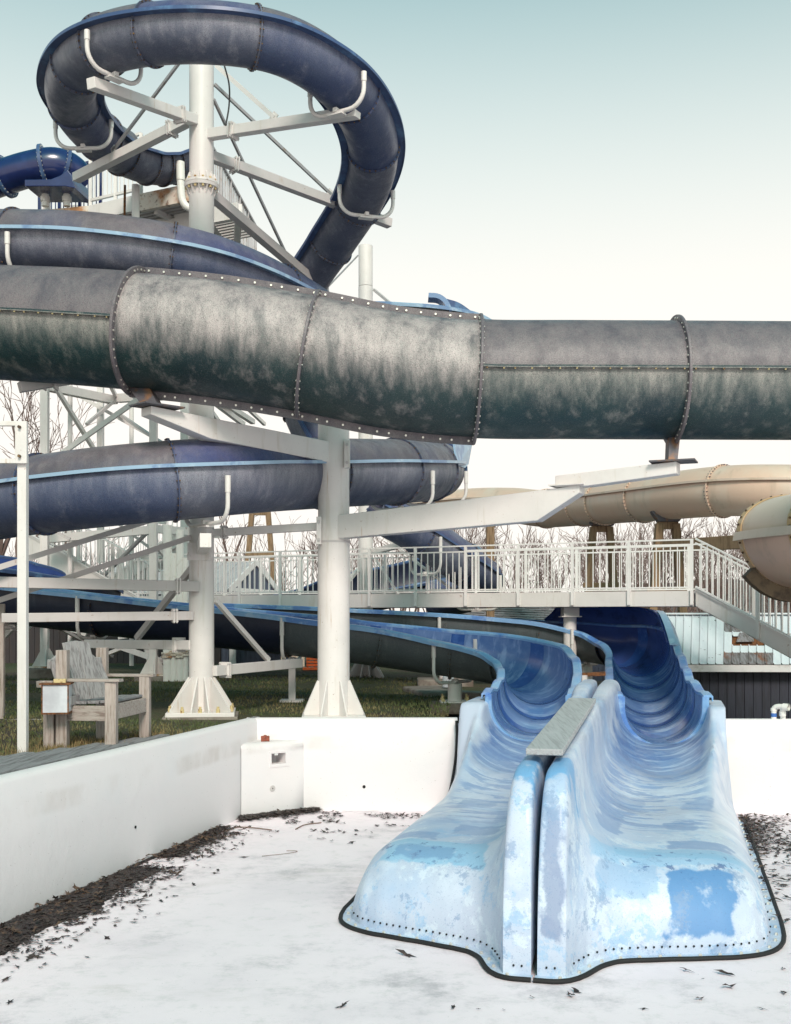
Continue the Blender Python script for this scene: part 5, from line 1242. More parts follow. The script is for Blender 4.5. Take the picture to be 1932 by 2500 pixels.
# ================================================================== BEIGE SLIDE AND BOWL AT THE RIGHT
bg_ = thing('tube_slide', 'beige covered tube slide on timber trestles at the right', 'tube slide', D(1500, 1045, 21))
GP = [D(880, 1090, 33), D(1000, 1078, 31.5), D(1090, 1078, 30), D(1165, 1085, 28.5), D(1250, 1077, 26), D(1373, 1064, 23.2), D(1537, 1048, 21), D(1690, 1047, 20.2), D(1900, 1052, 20.2), D(2100, 1060, 20.5)]
frY = path(GP, 130)
covered_flume(bg_, frY, .46, fracs(frY, [(1165, 1085), (1250, 1077), (1292, 1072), (1374, 1064), (1538, 1048), (1760, 1048)]), ['beige'], ['beige'], fl_u=.17, fl_w=.06, rim='beige_light', ringw=.03, ringh=.035, bolt='bracket', nb=44)
def trestle(x, ytop, d, lab, spread=.24, ybot=1420):
    t = thing('timber_trestle', lab, 'trestle', D(x, ybot, d), 'timber trestles under the beige slide')
    for sg in (-1, 1):
        a = D(x + sg * 17, ytop, d); b = a + Vector((sg * spread, 0, -3.0)); mb = MB(); mb.bar(b, a, .19, .15); mb.build('leg', 'wood_brown', t, flat=True, bev=.01)
    mb = MB(); z_ = D(x, ytop + 4, d); mb.bar(z_ - Vector((.20, 0, 0)), z_ + Vector((.20, 0, 0)), .12, .14); mb.build('cross_beam', 'wood_brown', t, flat=True)
    z_ = D(x, ytop, d) - Z * 1.28; mb = MB(); mb.bar(z_ - Vector((.42, .1, 0)), z_ + Vector((.42, -.1, 0)), .06, .10); mb.build('brace', 'wood_brown', t, flat=True)
    return t
trestle(1283, 1124, 25.3, 'timber trestle legs under the beige slide, left of the pair')
trestle(1424, 1117, 22.3, 'timber trestle legs under the beige slide, right of the pair')
trestle(555, 1090, 34, 'two tall timber legs behind the walkway left of the thick pillar')
t_ = thing('timber_post', 'dark timber post rising behind the blue slide tail', 'post', D(1046, 1420, 26)); mb = MB(); mb.bar(D(1046, 1400, 26), D(1046, 1112, 26), .20, .18); mb.build('post', 'wood_brown', t_, flat=True, bev=.01); mb = MB(); mb.box(D(1046, 1109, 26), (.14, .14, .06)); mb.build('cap', 'grey_steel', t_, flat=True)
for (x, d) in ((1285, 25.3), (1425, 22.3)):
    f = frY[near_frame(frY, x)]; b = f.C - Z * .44
    w = D(x, 0, d).x; y_ = 1104 if x < 1300 else 1095
    mb = MB(); mb.prism([D(x - 38, y_ - 4, d), D(x + 40, y_ - 8, d), D(x + 22, y_ + 18, d), D(x - 22, y_ + 18, d)], Vector((0, .22, 0))); mb.build('saddle', 'bracket', bg_, flat=True, bev=.006)
bw_ = thing('timber_beam', 'brown timber beam running from the trestle to the beige bowl', 'beam', D(1500, 1160, 20.5)); mb = MB(); mb.bar(D(1418, 1166, 22.0), D(1640, 1152, 19.2), .14, .24); mb.build('beam', 'wood_brown', bw_, flat=True, bev=.01)

# big tan bowl end
bo = thing('tube_slide', 'large warm beige bowl shaped slide end at the right edge', 'tube slide', N(1932, 1345, 15.8))
cB = N(1929, 1289, 16.2); RB = .85
bf = path([cB, cB + Vector((.18, -.55, .01)), cB + Vector((.62, -1.10, .02)), cB + Vector((1.5, -1.38, .02)), cB + Vector((3.0, -1.30, .0))], 34)
NBF = len(bf)
FU = -.14
al = math.asin(FU / RB) / 2 / math.pi
def bowl_r(i): return RB
def bsweep(name, prof_fn, m, i0, i1, par):
    mb = MB(); rows = [[bf[i].C + bf[i].S * a + bf[i].U * (b if b < FU else FU + (b - FU) * .60) for a, b in prof_fn(i)] for i in range(i0, i1)]; mb.rows(rows, closed=True, caps=True); return mb.build(name, m, par)
for (k, i0, i1) in ((0, 0, 8), (1, 7, 20), (2, 19, NBF)):
    lo = bsweep('lower_shell', lambda i: shell(bowl_r(i), .02, -.5 - al, al, 34), 'beige', i0, i1, bo)
    up = bsweep('upper_shell', lambda i: shell(bowl_r(i) * .985, .02, al, .5 - al, 30), 'beige_light', i0, i1, bo)
for i0 in (0, 7, 19):
    for nm, a0, a1, m in (('lower_band', -.5 - al, al - .003, 'beige_tan'), ('upper_band', al + .003, .5 - al, 'beige_tan')):
        o = bsweep(nm, lambda i: shell(bowl_r(i) + .014, .02, a0, a1, 34), m, i0, i0 + 2, bo)
        ff = Fr(); ff.__dict__.update(bf[i0].__dict__); ff.C = bf[i0].C + bf[i0].T * .05; mb = MB(); sS, sU = bf[i0].S, bf[i0].U
        for k in range(17):
            a = 2 * math.pi * lerp(a0, a1, (k + .5) / 17); u = sS * math.cos(a) + sU * math.sin(a); u = sS * math.cos(a) + sU * ((math.sin(a) if math.sin(a) * RB < FU else (FU + (math.sin(a) * RB - FU) * .60) / RB)); p = ff.C + u * (bowl_r(i0) + .012); mb.cyl(p, p + u * .022, .016, n=7)
        mb.build('bolts', 'dark_rust', o, kind='stuff')
for sg in (1, -1):
    mb = MB(); rows = [[bf[i].C + bf[i].S * sg * a + bf[i].U * b for a, b in ((bowl_r(i) - .01, FU + .06), (bowl_r(i) + .05, FU + .06), (bowl_r(i) + .075, FU - .06), (bowl_r(i) + .06, FU - .06), (bowl_r(i) - .01, FU + .03))] for i in range(NBF)]
    mb.rows(rows, closed=True, caps=True); mb.build('side_flange', 'beige_light', bo, flat=True)
mb = MB(); a0, a1 = -.35, -.115
mb.sweep([bf[0], bf[1]], [(r_ * math.cos(2 * math.pi * a), r_ * math.sin(2 * math.pi * a)) for r_, a in [(RB - .01, lerp(a0, a1, i / 12)) for i in range(13)] + [(RB + .20, lerp(a1, a0, i / 12)) for i in range(13)]]); mb.build('saddle', 'saddle_brown', bo)

# ================================================================== BUILDINGS
def boards(t, a, b, z0, z1, n, m, nm='board', th=.03, nrm=None, top_fn=None):
    d = (b - a) / n; out = nrm or Vector((d.y, -d.x, 0)).normalized()
    for i in range(n):
        p = a + d * (i + .5); zt = top_fn((i + .5) / n) if top_fn else z1
        mb = MB(); mb.box((p.x, p.y, (z0 + zt) / 2), (d.length * .94, th, zt - z0), rz=ang2(d)); mb.build(nm, m, t, flat=True)
    mb = MB(); q = (a + b) / 2 - out * .03; zm = z1 if not top_fn else min(top_fn(i / 10) for i in range(11)); mb.box((q.x, q.y, (z0 + zm) / 2), ((b - a).length, .03, zm - z0), rz=ang2(d)); mb.build('backing', 'void', t, flat=True)

# low shed with pale blue tin roof, right
sh = thing('tin_roof_shed', 'low navy boarded shed with a pale blue patched tin roof', 'shed', (6, 17.5, .5))
e0, e1 = N(1606, 1621, 20.2), N(2330, 1623, 20.2); r0, r1 = N(1611, 1502, 21.5), N(2320, 1502, 21.5)
def roofpt(s, t): return (e0.lerp(e1, s)).lerp(r0.lerp(r1, s), t)
nsheet = 36
hole = (.285, .45)
for k in range(nsheet):
    s0, s1 = k / nsheet + .0006, (k + 1) / nsheet - .0006
    patch = k in (8, 9, 10, 11, 12, 13)
    segs = [(0, 1, 'metal_roof')] if not patch else ([(0, .22, 'bare_sheet'), (.22, .36, 'metal_roof'), (.36, .56, None if 8 < k < 13 else 'metal_roof'), (.56, .64, 'metal_roof' if k < 11 else 'bare_sheet'), (.64, .70, 'bare_sheet'), (.70, 1, 'bare_sheet' if k in (8, 9, 10) else 'metal_roof')])
    for (t0, t1, m) in segs:
        if m is None: continue
        mb = MB(); rows = []
        nr = 12
        for j in range(nr + 1):
            s = lerp(s0, s1, j / nr); ph = (s * nsheet) % 1.0; bumpz = .022 if ph < .16 else (.006 if m == 'bare_sheet' and int(ph * 12) % 2 else 0)
            lift = .004 * (1 - t0)
            rows.append([roofpt(s, t0) + Z * (bumpz + lift), roofpt(s, t1) + Z * (bumpz + lift), roofpt(s, t1) + Z * (bumpz + lift - .008), roofpt(s, t0) + Z * (bumpz + lift - .008)])
        mb.rows(rows, closed=True, caps=True); mb.build('roof_sheet', m, sh, flat=True)
mb = MB(); mb.prism([roofpt(.22, .30) - Z * .06, roofpt(.39, .30) - Z * .06, roofpt(.39, .62) - Z * .06, roofpt(.22, .62) - Z * .06], Z * .02); mb.build('roof_hole', 'rust', sh, flat=True)
mb = MB(); mb.prism([roofpt(.265, .41) + Z * .03, roofpt(.325, .42) + Z * .03, roofpt(.315, .60) + Z * .03, roofpt(.275, .60) + Z * .02], Z * .012); mb.build('loose_sheet', 'bare_sheet', sh, flat=True, label='torn loose grey roof sheet over the rusty hole')
mb = MB(); mb.bar(r0 + Z * .03, r1 + Z * .03, .16, .03); mb.build('ridge_cap', 'metal_roof', sh, flat=True)
mb = MB(); mb.bar(e0 - Z * .075 + Vector((0, .03, 0)), e1 - Z * .075 + Vector((0, .03, 0)), .03, .125); mb.build('fascia', 'trim_white', sh, flat=True)
wa = Vector((e0.x + .05, 20.5, 0)); wb_ = Vector((e1.x, 20.5, 0))
boards(sh, wa, wb_, .3, e0.z - .12, 33, 'navy_board')
mb = MB(); q = [r0, r1, r1 + Vector((0, 1.6, -1.0)), r0 + Vector((0, 1.6, -1.0))]; mb.prism([v - Z * .01 for v in q], Z * .02); mb.build('rear_roof', 'metal_roof', sh, flat=True)
mb = MB(); mb.prism([Vector((e0.x + .06, 20.52, .3)), Vector((e0.x + .06, 20.52, e0.z)), Vector((r0.x + .06, r0.y, r0.z - .04)), Vector((r0.x + .06, r0.y + 1.5, 1.4)), Vector((r0.x + .06, r0.y + 1.5, .3))], Vector((.04, 0, 0))); mb.build('side_wall', 'navy_board', sh, flat=True)

# shingled roof behind the slides
sb = thing('shingle_roof_house', 'low building with a grey shingle roof seen under the walkway', 'building', D(1130, 1360, 30))
p0, p1 = N(1060, 1560, 29.5), N(1512, 1548, 29.5); q0, q1 = N(1118, 1478, 32.2), N(1488, 1468, 32.2)
def shp(s, t): return p0.lerp(p1, s).lerp(q0.lerp(q1, s), t)
NR = 18
for r_ in range(NR):
    mb = MB(); n = 24; off = .5 * (r_ % 2)
    for k in range(-1, n):
        s0, s1 = (k + off) / n, (k + off + 1) / n - .002
        s0, s1 = max(0, s0), min(1, s1)
        if s1 <= s0: continue
        t0, t1 = r_ / NR, (r_ + 1.1) / NR; jz = random.uniform(0, .012)
        mb.prism([shp(s0, t0) + Z * (.045 + jz), shp(s1, t0) + Z * (.045 + jz), shp(s1, t1) + Z * .012, shp(s0, t1) + Z * .012], Vector((0, -.01, .02)))
    mb.build('shingle_course', 'shingle', sb, flat=True, kind='stuff')
mb = MB(); mb.prism([p0, p1, q1, q0], Z * .015); mb.build('roof_deck', 'void', sb, flat=True)
mb = MB(); mb.bar(p1 + Vector((.03, 0, 0)), q1 + Vector((.03, 0, .03)), .10, .16); mb.build('barge_board', 'trim_white', sb, flat=True)
a, b = Vector((p0.x + .3, 30, 0)), Vector((p1.x - .2, 30, 0)); boards(sb, a, b, .8, p0.z - .03, 22, 'navy_board')

# slate blue gabled shed
gs = thing('gabled_shed', 'slate blue gabled shed with white trim and grey ribbed roof', 'shed', N(622, 1470, 32))
ap = N(622, 1372, 31.4); er = N(690, 1462, 32.3); el = N(556, 1442, 30.5); gd = (er - el); gd.z = 0; gdn = gd.normalized(); bk = Vector((-.80, .60, 0)) * 6.0
zb = 1.0
boards(gs, Vector((el.x, el.y, 0)), Vector((er.x, er.y, 0)), zb, 0, 16, 'blue_board', top_fn=lambda s: lerp(el.z, ap.z, s / .5) - .05 if s < .5 else lerp(ap.z, er.z, (s - .5) / .5) - .05)
for (a, b) in ((el, ap), (ap, er)):
    mb = MB(); o = Vector((gdn.y, -gdn.x, 0)) * .06; mb.bar(a + o, b + o, .05, .15); mb.build('gable_trim', 'trim_white', gs, flat=True)
mb = MB(); o = Vector((gdn.y, -gdn.x, 0)) * .05; zt = CAMZ + (1507.5 - 1440) / 2800 * 31; mb.bar(Vector((el.x, el.y, zt)) + o, Vector((er.x, er.y, zt - .05)) + o, .04, .10); mb.build('cross_trim', 'trim_white', gs, flat=True)
for k in range(20):
    a = ap + bk * (k / 20); b = el + bk * (k / 20); w = bk / 20 * .94
    mb = MB(); mb.prism([a, a + w, b + w - (ap - el) * .03, b - (ap - el) * .03], Z * (.03 if k % 2 else .045)); mb.build('roof_strip', 'grey_roof', gs, flat=True)
mb = MB(); mb.prism([ap, ap + bk, er + bk, er], Z * .03); mb.build('roof_slope', 'grey_roof', gs, flat=True)
mb = MB(); mb.prism([Vector((el.x, el.y, zb)), Vector((el.x, el.y, el.z - .05)), Vector((el.x, el.y, el.z - .05)) + bk, Vector((el.x, el.y, zb)) + bk], Vector((.0, .05, 0))); mb.build('side_wall', 'blue_board', gs, flat=True)
mb = MB(); a = Vector((el.x, el.y, el.z - .2)); mb.bar(a + Vector((0, -.06, 0)), a + bk + Vector((0, -.06, 0)), .05, .16); mb.build('eave_board', 'beige_panel', gs, flat=True)

# long dark building beneath the spiral
db = thing('dark_building', 'long dark boarded building in the shade behind the slide legs', 'building', D(300, 1425, 29))
boards(db, Vector((D(-160, 0, 29).x, 29.2, 0)), Vector((D(470, 0, 28.5).x, 28.6, 0)), .9, 2.6, 46, 'dark_board')
boards(db, Vector((D(470, 0, 28.5).x + .02, 28.6, 0)), Vector((D(600, 0, 28.2).x, 28.2, 0)), .9, 2.45, 12, 'blue_board')
mb = MB(); mb.prism([Vector((D(-160, 0, 29).x, 29, 2.62)), Vector((D(600, 0, 28.2).x, 28.1, 2.5)), Vector((D(600, 0, 28.2).x, 33, 3.0)), Vector((D(-160, 0, 29).x, 33, 3.0))], Z * .08); mb.build('roof', 'dark_board', db, flat=True)
mb = MB(); a = D(480, 1420, 28.0); mb.box((a.x + .15, 28.3, 1.7), (.16, .06, 1.6)); mb.build('corner_post', 'trim_white', db, flat=True)
cp = thing('cream_panel', 'cream coloured panel standing below the slide left of the thick pillar', 'panel', D(620, 1425, 27)); mb = MB(); mb.prism([D(600, 1380, 27), D(650, 1380, 27), D(650, 1425, 27), D(600, 1425, 27)], Vector((0, .08, 0))); mb.build('panel', 'beige_panel', cp, flat=True)
gb = thing('grey_shed', 'grey blue shed wall seen in the gap between the two slides', 'shed', D(1265, 1500, 22)); boards(gb, D(1225, 1300, 22.4), D(1296, 1300, 22.1), .4, 1.75, 8, 'blue_board'); mb = MB(); a = D(1254, 1400, 21.9); mb.box((a.x, a.y, 1.1), (.10, .05, 1.3)); mb.build('trim', 'trim_white', gb, flat=True)
mb = MB(); mb.prism([Vector((D(1225, 0, 22.4).x, 22.3, 1.78)), Vector((D(1300, 0, 22).x, 22.0, 1.78)), Vector((D(1300, 0, 22).x, 24.0, 1.95)), Vector((D(1225, 0, 22).x, 24.0, 1.95))], Z * .06); mb.build('roof', 'grey_roof', gb, flat=True)
# pale rounded roof of a far building behind the railing
fr_ = thing('domed_tank', 'pale grey rounded tank behind the railing beside the gabled shed', 'tank', D(640, 1290, 27)); mb = MB(); mb.sphere(D(655, 1292, 27.5), .50, 20, 10, (1, .8, .75)); mb.build('tank', 'grey_roof', fr_)

# ================================================================== HILL AND TREES
mb = MB(); rows = []
for j in range(10):
    y = 120 + 22 * j; rows.append([])
    for i in range(90):
        x = -190 + 5.2 * i; h = (1.5 + 7.5 * smooth(10, 62, x) + 1.3 * smooth(-20, -120, x)) * smooth(0, 5, j) + (.9 * mnoise.noise(Vector((x * .12, y * .05, 0))) + .5 * mnoise.noise(Vector((x * .5, y * .2, 3)))) * min(1, j)
        rows[-1].append(Vector((x, y, .9 + h)))
mb.rows(rows); mb.build('hill', 'hill', kind='structure', ang=80)

def grow(rng, base, dirv, length, rad, depth, trunkmb, crownmb, spread=.55, kids=3):
    segs = 3; pts = [Vector(base)]; d = Vector(dirv).normalized(); rr = [rad]
    for i in range(segs):
        d = (d + Vector((rng.gauss(0, .13), rng.gauss(0, .13), rng.gauss(.05, .08)))).normalized(); pts.append(pts[-1] + d * (length / segs)); rr.append(rad * (1 - .42 * (i + 1) / segs))
    (trunkmb if depth >= 4 else crownmb).tube(pts, rad, 5 if depth >= 3 else 3, caps=False, rr=rr)
    if depth <= 0: return
    n = kids + (1 if rng.random() < .5 else 0)
    for k in range(n):
        t = rng.uniform(.35, 1.0) if k else 1.0; j = min(segs - 1, int(t * segs)); p = pts[j].lerp(pts[j + 1], t * segs - j)
        a = rng.uniform(0, 6.28); s, u = perp(d); nd = (d * 1.0 + (s * math.cos(a) + u * math.sin(a)) * rng.uniform(.4, 1.0) * spread * 1.5 + Z * .12).normalized()
        grow(rng, p, nd, length * rng.uniform(.55, .82), max(.0075, rr[j] * .62), depth - 1, trunkmb, crownmb, spread, kids)
protos = []
for k, (kind, hgt) in enumerate((('bushy', 1.5), ('bushy', 1.7), ('tall', 2.4), ('tall', 2.1), ('bushy', 1.35))):
    rng = random.Random(40 + k); T, Cn = MB(), MB()
    if kind == 'bushy':
        for s_ in range(5): 
            a = s_ * 1.26 + rng.uniform(-.3, .3); grow(rng, (math.cos(a) * .12, math.sin(a) * .12, -.1), (math.cos(a) * .35, math.sin(a) * .35, 1), hgt, .045, 4, T, Cn, .42, 2)
    else:
        grow(rng, (0, 0, -.1), (rng.gauss(0, .05), rng.gauss(0, .05), 1), hgt, .12, 5, T, Cn, .52, 2)
    root = thing('bare_tree', 'x', 'tree', (0, 0, 0), 'bare trees beyond the walkway'); T.build('trunk', 'bark', root, flat=True); Cn.build('crown', 'bark', root, flat=True); protos.append((root, kind))
def copy_tree(root):
    c = root.copy(); col.objects.link(c)
    for ch in list(root.children):
        k = ch.copy(); col.objects.link(k); k.parent = c
    return c
TR = []
rng = random.Random(5)
for i in range(9): TR.append((rng.uniform(960, 1720), rng.uniform(38, 62), 'bushy'))

for x in (-70, -20, 590, 640, 700, 745, 830, 880, 930, 985, 1040, 1080, 1120, 1160, 1195, 1230, 1262, 1300, 1335, 1372, 1402, 1440, 1475, 1510, 1545, 1585, 1630, 1675, 1740, 1800, 60, 130, 200, 260, 480, 530):
    TR.append((x + rng.uniform(-12, 12), rng.uniform(34, 50), 'bushy' if x > 800 else rng.choice(('bushy', 'tall'))))
for x, d in ((20, 30), (-50, 27), (120, 36), (62, 33)): TR.append((x, d, 'tall'))
used = set(); names = {}
for i, (x, d, kind) in enumerate(TR):
    idx = [j for j, (r_, k_) in enumerate(protos) if k_ == kind]; j = idx[i % len(idx)]
    o = protos[j][0] if j not in used else copy_tree(protos[j][0]); used.add(j)
    p = D(x, 0, d); o.location = (p.x, d, 1.0); o.rotation_euler = (0, 0, rng.uniform(0, 6.28)); s_ = d / 40 * rng.uniform(1.0, 1.35) * (1.0 if kind == 'bushy' else (1.45 if x < 150 and d < 37 else 1.05)); o.scale = (s_, s_, s_)
    Z_ = [(-999, 'bare tree seen at the far left edge beside the sign post'), (40, 'bare tree at the left behind the sign post frame and tower legs'), (160, 'bare tree behind the stair tower at the left'), (410, 'bare tree behind the gabled shed'), (640, 'bare tree right behind the thick pillar'), (760, 'bare tree beside the far slim pillar'), (870, 'bare tree behind the dark slide tail'), (1010, 'bare tree near the dark timber post right of the slide tail'), (1090, 'bare tree between the dark timber post and the trestles'), (1200, 'bare tree just left of the left timber trestle'), (1290, 'bare tree between the two timber trestles'), (1420, 'bare tree at the right trestle above the top of the stairs'), (1500, 'bare tree behind the sloping stair railing at the right'), (1620, 'bare tree at the right edge behind the beige bowl')]
    o['label'] = [l for x0, l in Z_ if x >= x0][-1]
# ================================================================== SMALL THINGS
# wooden chair beside the pool
CH = Vector((-2.90, 11.36, 1.05)); cz = R(-7)
cx_ = Vector((math.cos(cz), math.sin(cz), 0)); cy_ = Vector((-math.sin(cz), math.cos(cz), 0))
def cpt(x, y, z): return CH + cx_ * x + cy_ * y + Z * z
chair = thing('wooden_chair', 'large weathered wooden slat back chair on heavy timber posts beside the pool', 'chair', CH)
def timber(a, b, w, h, nm, m='wood_post', bev=.006, lab=None):
    mb = MB(); mb.bar(a, b, w, h); return mb.build(nm, m, chair, flat=True, bev=bev, label=lab)
for y_ in (-.47, .47):
    timber(cpt(.27, y_, -.04), cpt(.27, y_, .640), .105, .105, 'front_leg')
    timber(cpt(-.28 + (.06 if y_ < 0 else .10), y_ * .96, -.04), cpt(-.28 + (.06 if y_ < 0 else .10), y_ * .96, .94), .115, .105, 'rear_post')
    timber(cpt(-.20, y_, .34), cpt(.22, y_, .34), .035, .145, 'side_rail', 'wood_seat')
    timber(cpt(-.26, y_ * 1.02, .655), cpt(.37, y_ * 1.02, .655), .125, .028, 'arm', 'wood_seat')
timber(cpt(-.345, -.46, -.04), cpt(-.345, -.46, .40), .10, .10, 'rear_post')
timber(cpt(.285, -.42, .355), cpt(.285, .42, .355), .035, .145, 'front_rail', 'wood_seat')
for i in range(4):
    timber(cpt(-.17 + i * .125, -.45, .43 + .006 * i), cpt(-.17 + i * .125, .45, .43 + .006 * i), .112, .028, 'seat_slat', 'wood_deck')
for i in range(4):
    y0 = -.285 + i * .19; lean = -.15; b = cpt(-.13 + .30 * y0, y0, .42); top = (.93, 1.02, 1.02, .90)[i]
    ct_ = cpt(-.13 + .30 * y0 + lean, y0 * .97, top); hw = .094; tl, trr = ((-.10, .0), (-.02, 0), (0, -.02), (0, -.10))[i]
    dsl = (cy_ + cx_ * .30).normalized(); poly = [b - dsl * hw, b + dsl * hw, ct_ + dsl * hw + Z * trr, ct_ - dsl * hw + Z * tl]
    mb = MB(); mb.prism(poly, (cx_ - cy_ * .3).normalized() * .028); mb.build('back_slat', 'wood_slat', chair, flat=True, bev=.004)
timber(cpt(-.40, -.36, .80), cpt(-.17, .36, .80), .05, .09, 'back_brace', 'wood_slat'); timber(cpt(-.14, -.55, .46), cpt(-.14, -.34, .46), .09, .09, 'brace_block', 'wood_slat')
# enamel box on the chair post
eb = cpt(-.215, -.60, .485); t = thing('metal_box', 'rust edged white metal box fixed on the post beside the wooden chair', 'box', eb)
mb = MB(); mb.box(eb, (.245, .20, .27), rz=cz + .25); mb.build('box', 'box_white', t, flat=True, bev=.006)
u_ = Vector((math.cos(cz + .25), math.sin(cz + .25), 0)); v_ = Vector((-u_.y, u_.x, 0))
mb = MB(); mb.box(eb + Z * .145, (.285, .24, .014), rz=cz + .25); mb.build('lid', 'rust', t, flat=True)
for (o, s_) in ((-v_ * .102 - u_ * .118, (.012, .006, .27)), (-v_ * .102 + u_ * .118, (.012, .006, .27)), (-v_ * .102 - Z * .13, (.245, .006, .016)), (u_ * .125 - Z * .128, (.006, .20, .02))):
    mb = MB(); mb.box(eb + o, s_, rz=cz + .25); mb.build('rusty_edge', 'rust', t, flat=True)
mb = MB(); mb.box(eb + Z * .17 + u_ * .03, (.11, .06, .035), rz=cz + .25); mb.build('latch', 'brass', t, flat=True)
for (x, y, h, lab) in ((-.36, -.42, .13, ''),):
    mb = MB(); mb.box(cpt(-.34, -.55, .62), (.16, .09, .06), rz=cz); mb.build('bracket_block', 'wood_post', chair, flat=True)
mb = MB(); p = D(152, 1405, 12.6); mb.box(p, (.07, .09, .20)); o = mb.build('wood_block', 'wood_slat', chair, flat=True)
# white sign post, empty frame
px = N(56.5, 1845, 10.37); px.z = 1.04; sp_ = thing('sign_post', 'white square post at the far left with an empty bolted frame on top', 'sign post', px)
ztop = CAMZ + (1507.5 - 1124) / 2800 * 10.37
mb = MB(); mb.bar(px - Z * .05, Vector((px.x, px.y, ztop + .05)), .082, .082); mb.build('post', 'white_steel', sp_, flat=True, bev=.006)
def sgn(u, v): return N(u, v, 10.31)
mb = MB(); a, b = sgn(53, 1132), sgn(53, 1029); mb.bar(a, b, .045, .105); mb.build('frame_side', 'white_steel', sp_, flat=True, bev=.004)
for v in (1034.5, 1126):
    mb = MB(); mb.bar(sgn(-160, v), sgn(39, v), .045, .042); mb.build('frame_rail', 'white_steel', sp_, flat=True, bev=.003)
mb = MB(); mb.bar(sgn(-160, 1132), sgn(-160, 1029), .045, .105); mb.build('frame_side', 'white_steel', sp_, flat=True)
for v in (1044, 1115):
    mb = MB(); p = sgn(51, v) - Vector((0, .05, 0)); mb.cyl(p + Vector((0, .03, 0)), p - Vector((0, .006, 0)), .014, n=8); mb.build('frame_bolt', 'dark_rust', sp_)
p = N(2, 1757, 14.1); mb = MB(); mb.bar(Vector((p.x, p.y, 1.0)), D(2, 1288, 14.1), .07, .09); tag(mb.build('timber_post', 'wood_post', flat=True, bev=.005), 'slim brown timber post at the extreme left edge', 'post')
# white pvc pipes on the right wall
t = thing('pvc_pipe', 'white pvc pipe with an open elbow and blue tape on the right pool wall', 'pipe', N(1900, 1757, 13.6))
yv = 13.58; a = N(1889.5, 1760, yv); b = N(1889.5, 1731, yv); c = N(1926, 1727, yv - .14)
pp = path([a, N(1889.5, 1742, yv), N(1891, 1729, yv - .01), N(1902, 1725, yv - .05), c], 24); mb = MB(); mb.tube([f.C for f in pp], .032, 14, caps=False); mb.cyl(N(1912, 1763, yv), N(1911, 1727, yv - .08), .032, n=14); mb.cyl(c - (c - pp[-3].C).normalized() * .07, c, .042, n=16, caps=False); mb.build('pipe', 'pvc', t)
mb = MB(); mb.cyl(c - (c - pp[-3].C).normalized() * .03, c - (c - pp[-3].C).normalized() * .029, .03, n=14); mb.build('pipe_bore', 'void', t)
mb = MB(); mb.cyl(N(1889.5, 1750, yv), N(1889.5, 1741, yv), .0345, n=14); mb.build('tape', 'tape', t)
mb = MB(); mb.cyl(N(1889.5, 1736, yv), N(1890, 1729, yv), .039, n=14); mb.cyl(N(1911, 1747, yv - .05), N(1911, 1737, yv - .06), .039, n=14); mb.build('coupling', 'pvc', t)
# orange barrier, chain link, blue scoop, jug
t = thing('orange_barrier', 'orange plastic barrier standing behind the thick pillar', 'barrier', D(668, 1424, 25)); 
for k in range(5):
    y_ = 1392 + 6.6 * k; mb = MB(); mb.bar(D(654, y_, 25), D(690, y_, 25), .05, .048); mb.build('slat', 'orange', t, flat=True)
for x in (656, 672, 688): mb = MB(); mb.bar(D(x, 1424, 25.03), D(x, 1390, 25.03), .05, .03); mb.build('upright', 'orange', t, flat=True)
mb = MB(); mb.box(D(668, 1426, 25), (.42, .3, .05)); mb.build('foot', 'orange', t, flat=True)
cl = thing('chain_link_fence', 'grey chain link fence in the distance behind the far pillar', 'fence', D(900, 1435, 29))
for i, x in enumerate((640, 735, 830, 925, 1020)): mb = MB(); mb.cyl(D(x, 1436, 29), D(x, 1375, 29), .03, n=8); mb.build('fence_post', 'fence_wire', cl)
mb = MB(); mb.cyl(D(640, 1376, 29), D(1020, 1376, 29), .02, n=6); mb.build('top_rail', 'fence_wire', cl)
mb = MB()
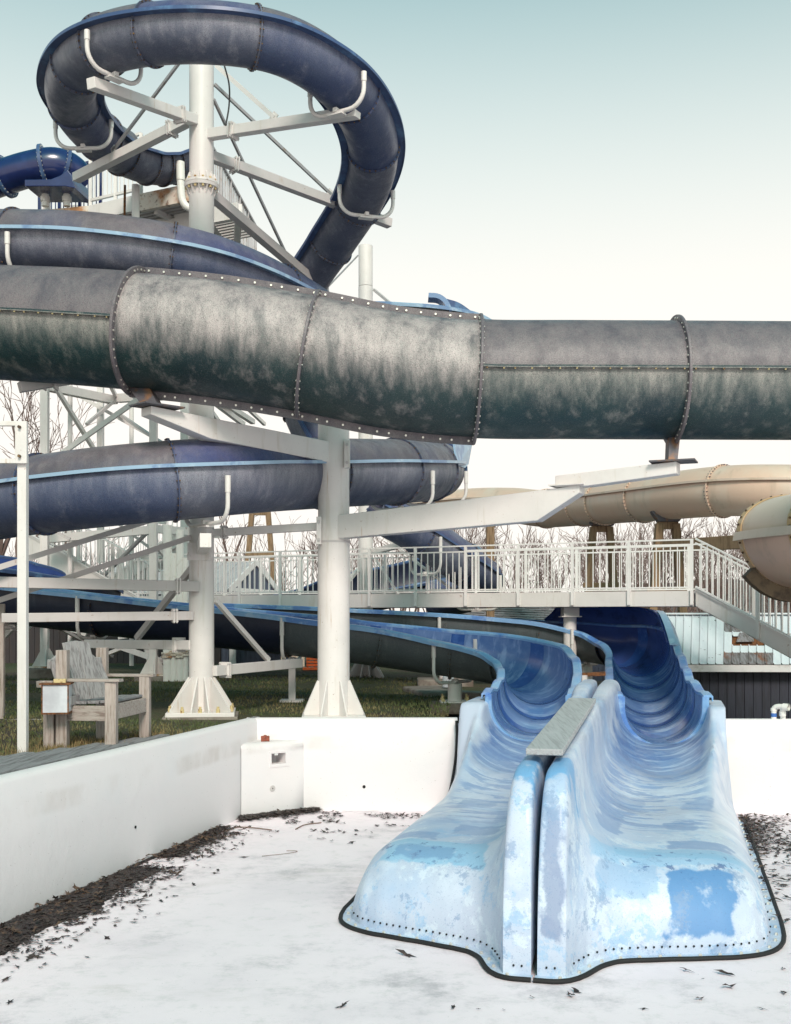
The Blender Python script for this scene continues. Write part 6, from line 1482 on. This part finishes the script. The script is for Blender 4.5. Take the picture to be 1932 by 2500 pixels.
for k in range(-8, 64):
    for sg in (1, -1):
        x0 = 640 + k * 6.0; a = D(x0 if sg > 0 else x0 + 60, 1376, 29); b = D(x0 + 60 if sg > 0 else x0, 1436, 29)
        if min(a.x, b.x) < D(640, 0, 29).x - .01 or max(a.x, b.x) > D(1020, 0, 29).x + .01: continue
        mb.bar(a, b, .006, .006)
mb.build('mesh', 'fence_wire', cl, flat=True, kind='stuff')
t = thing('pool_scoop', 'blue plastic scoop with a long handle leaning below the slide', 'scoop', D(595, 1426, 24))
mb = MB(); mb.prism([D(571, 1369, 24), D(606, 1372, 24), D(608, 1394, 24), D(590, 1394, 23.9), D(572, 1388, 24)], Vector((0, .22, 0))); mb.build('pan', 'plastic_blue', t, flat=True, bev=.02)
mb = MB(); mb.bar(D(606, 1384, 23.95), D(628, 1447, 23.6), .035, .035); mb.build('handle', 'plastic_blue', t, flat=True)
pd = thing('concrete_slab', 'low concrete slab on the lawn below the right slide', 'slab', D(1000, 1478, 18.9)); mb = MB(); mb.prism([D(858, 1480, 19.6), D(968, 1476, 19.9), D(970, 1490, 18.4), D(900, 1494, 18.2)], Z * .26); mb.build('slab', 'footing', pd, flat=True, bev=.03)
pd2 = thing('timber_curb', 'low timber curb lying behind the round footing', 'curb', D(1010, 1484, 18)); mb = MB(); mb.bar(D(970, 1488, 18.2), D(1060, 1492, 17.6), .30, .22); mb.build('curb', 'footing', pd2, flat=True, bev=.02)
jp = D(955, 1466, 18.9); t = thing('plastic_jug', 'translucent white plastic jug standing on the concrete slab', 'jug', jp)
mb = MB(); mb.cyl(jp, jp + Z * .17, .085, .085, n=16); mb.cyl(jp + Z * .17, jp + Z * .24, .085, .03, n=16); mb.cyl(jp + Z * .24, jp + Z * .27, .03, n=12); mb.build('body', 'jug', t, bev=.006)
mb = MB(); hp = path([jp + Vector((.06, 0, .23)), jp + Vector((.105, 0, .21)), jp + Vector((.09, 0, .14))], 10); mb.tube([f.C for f in hp], .013, 8); mb.build('handle', 'jug', t)
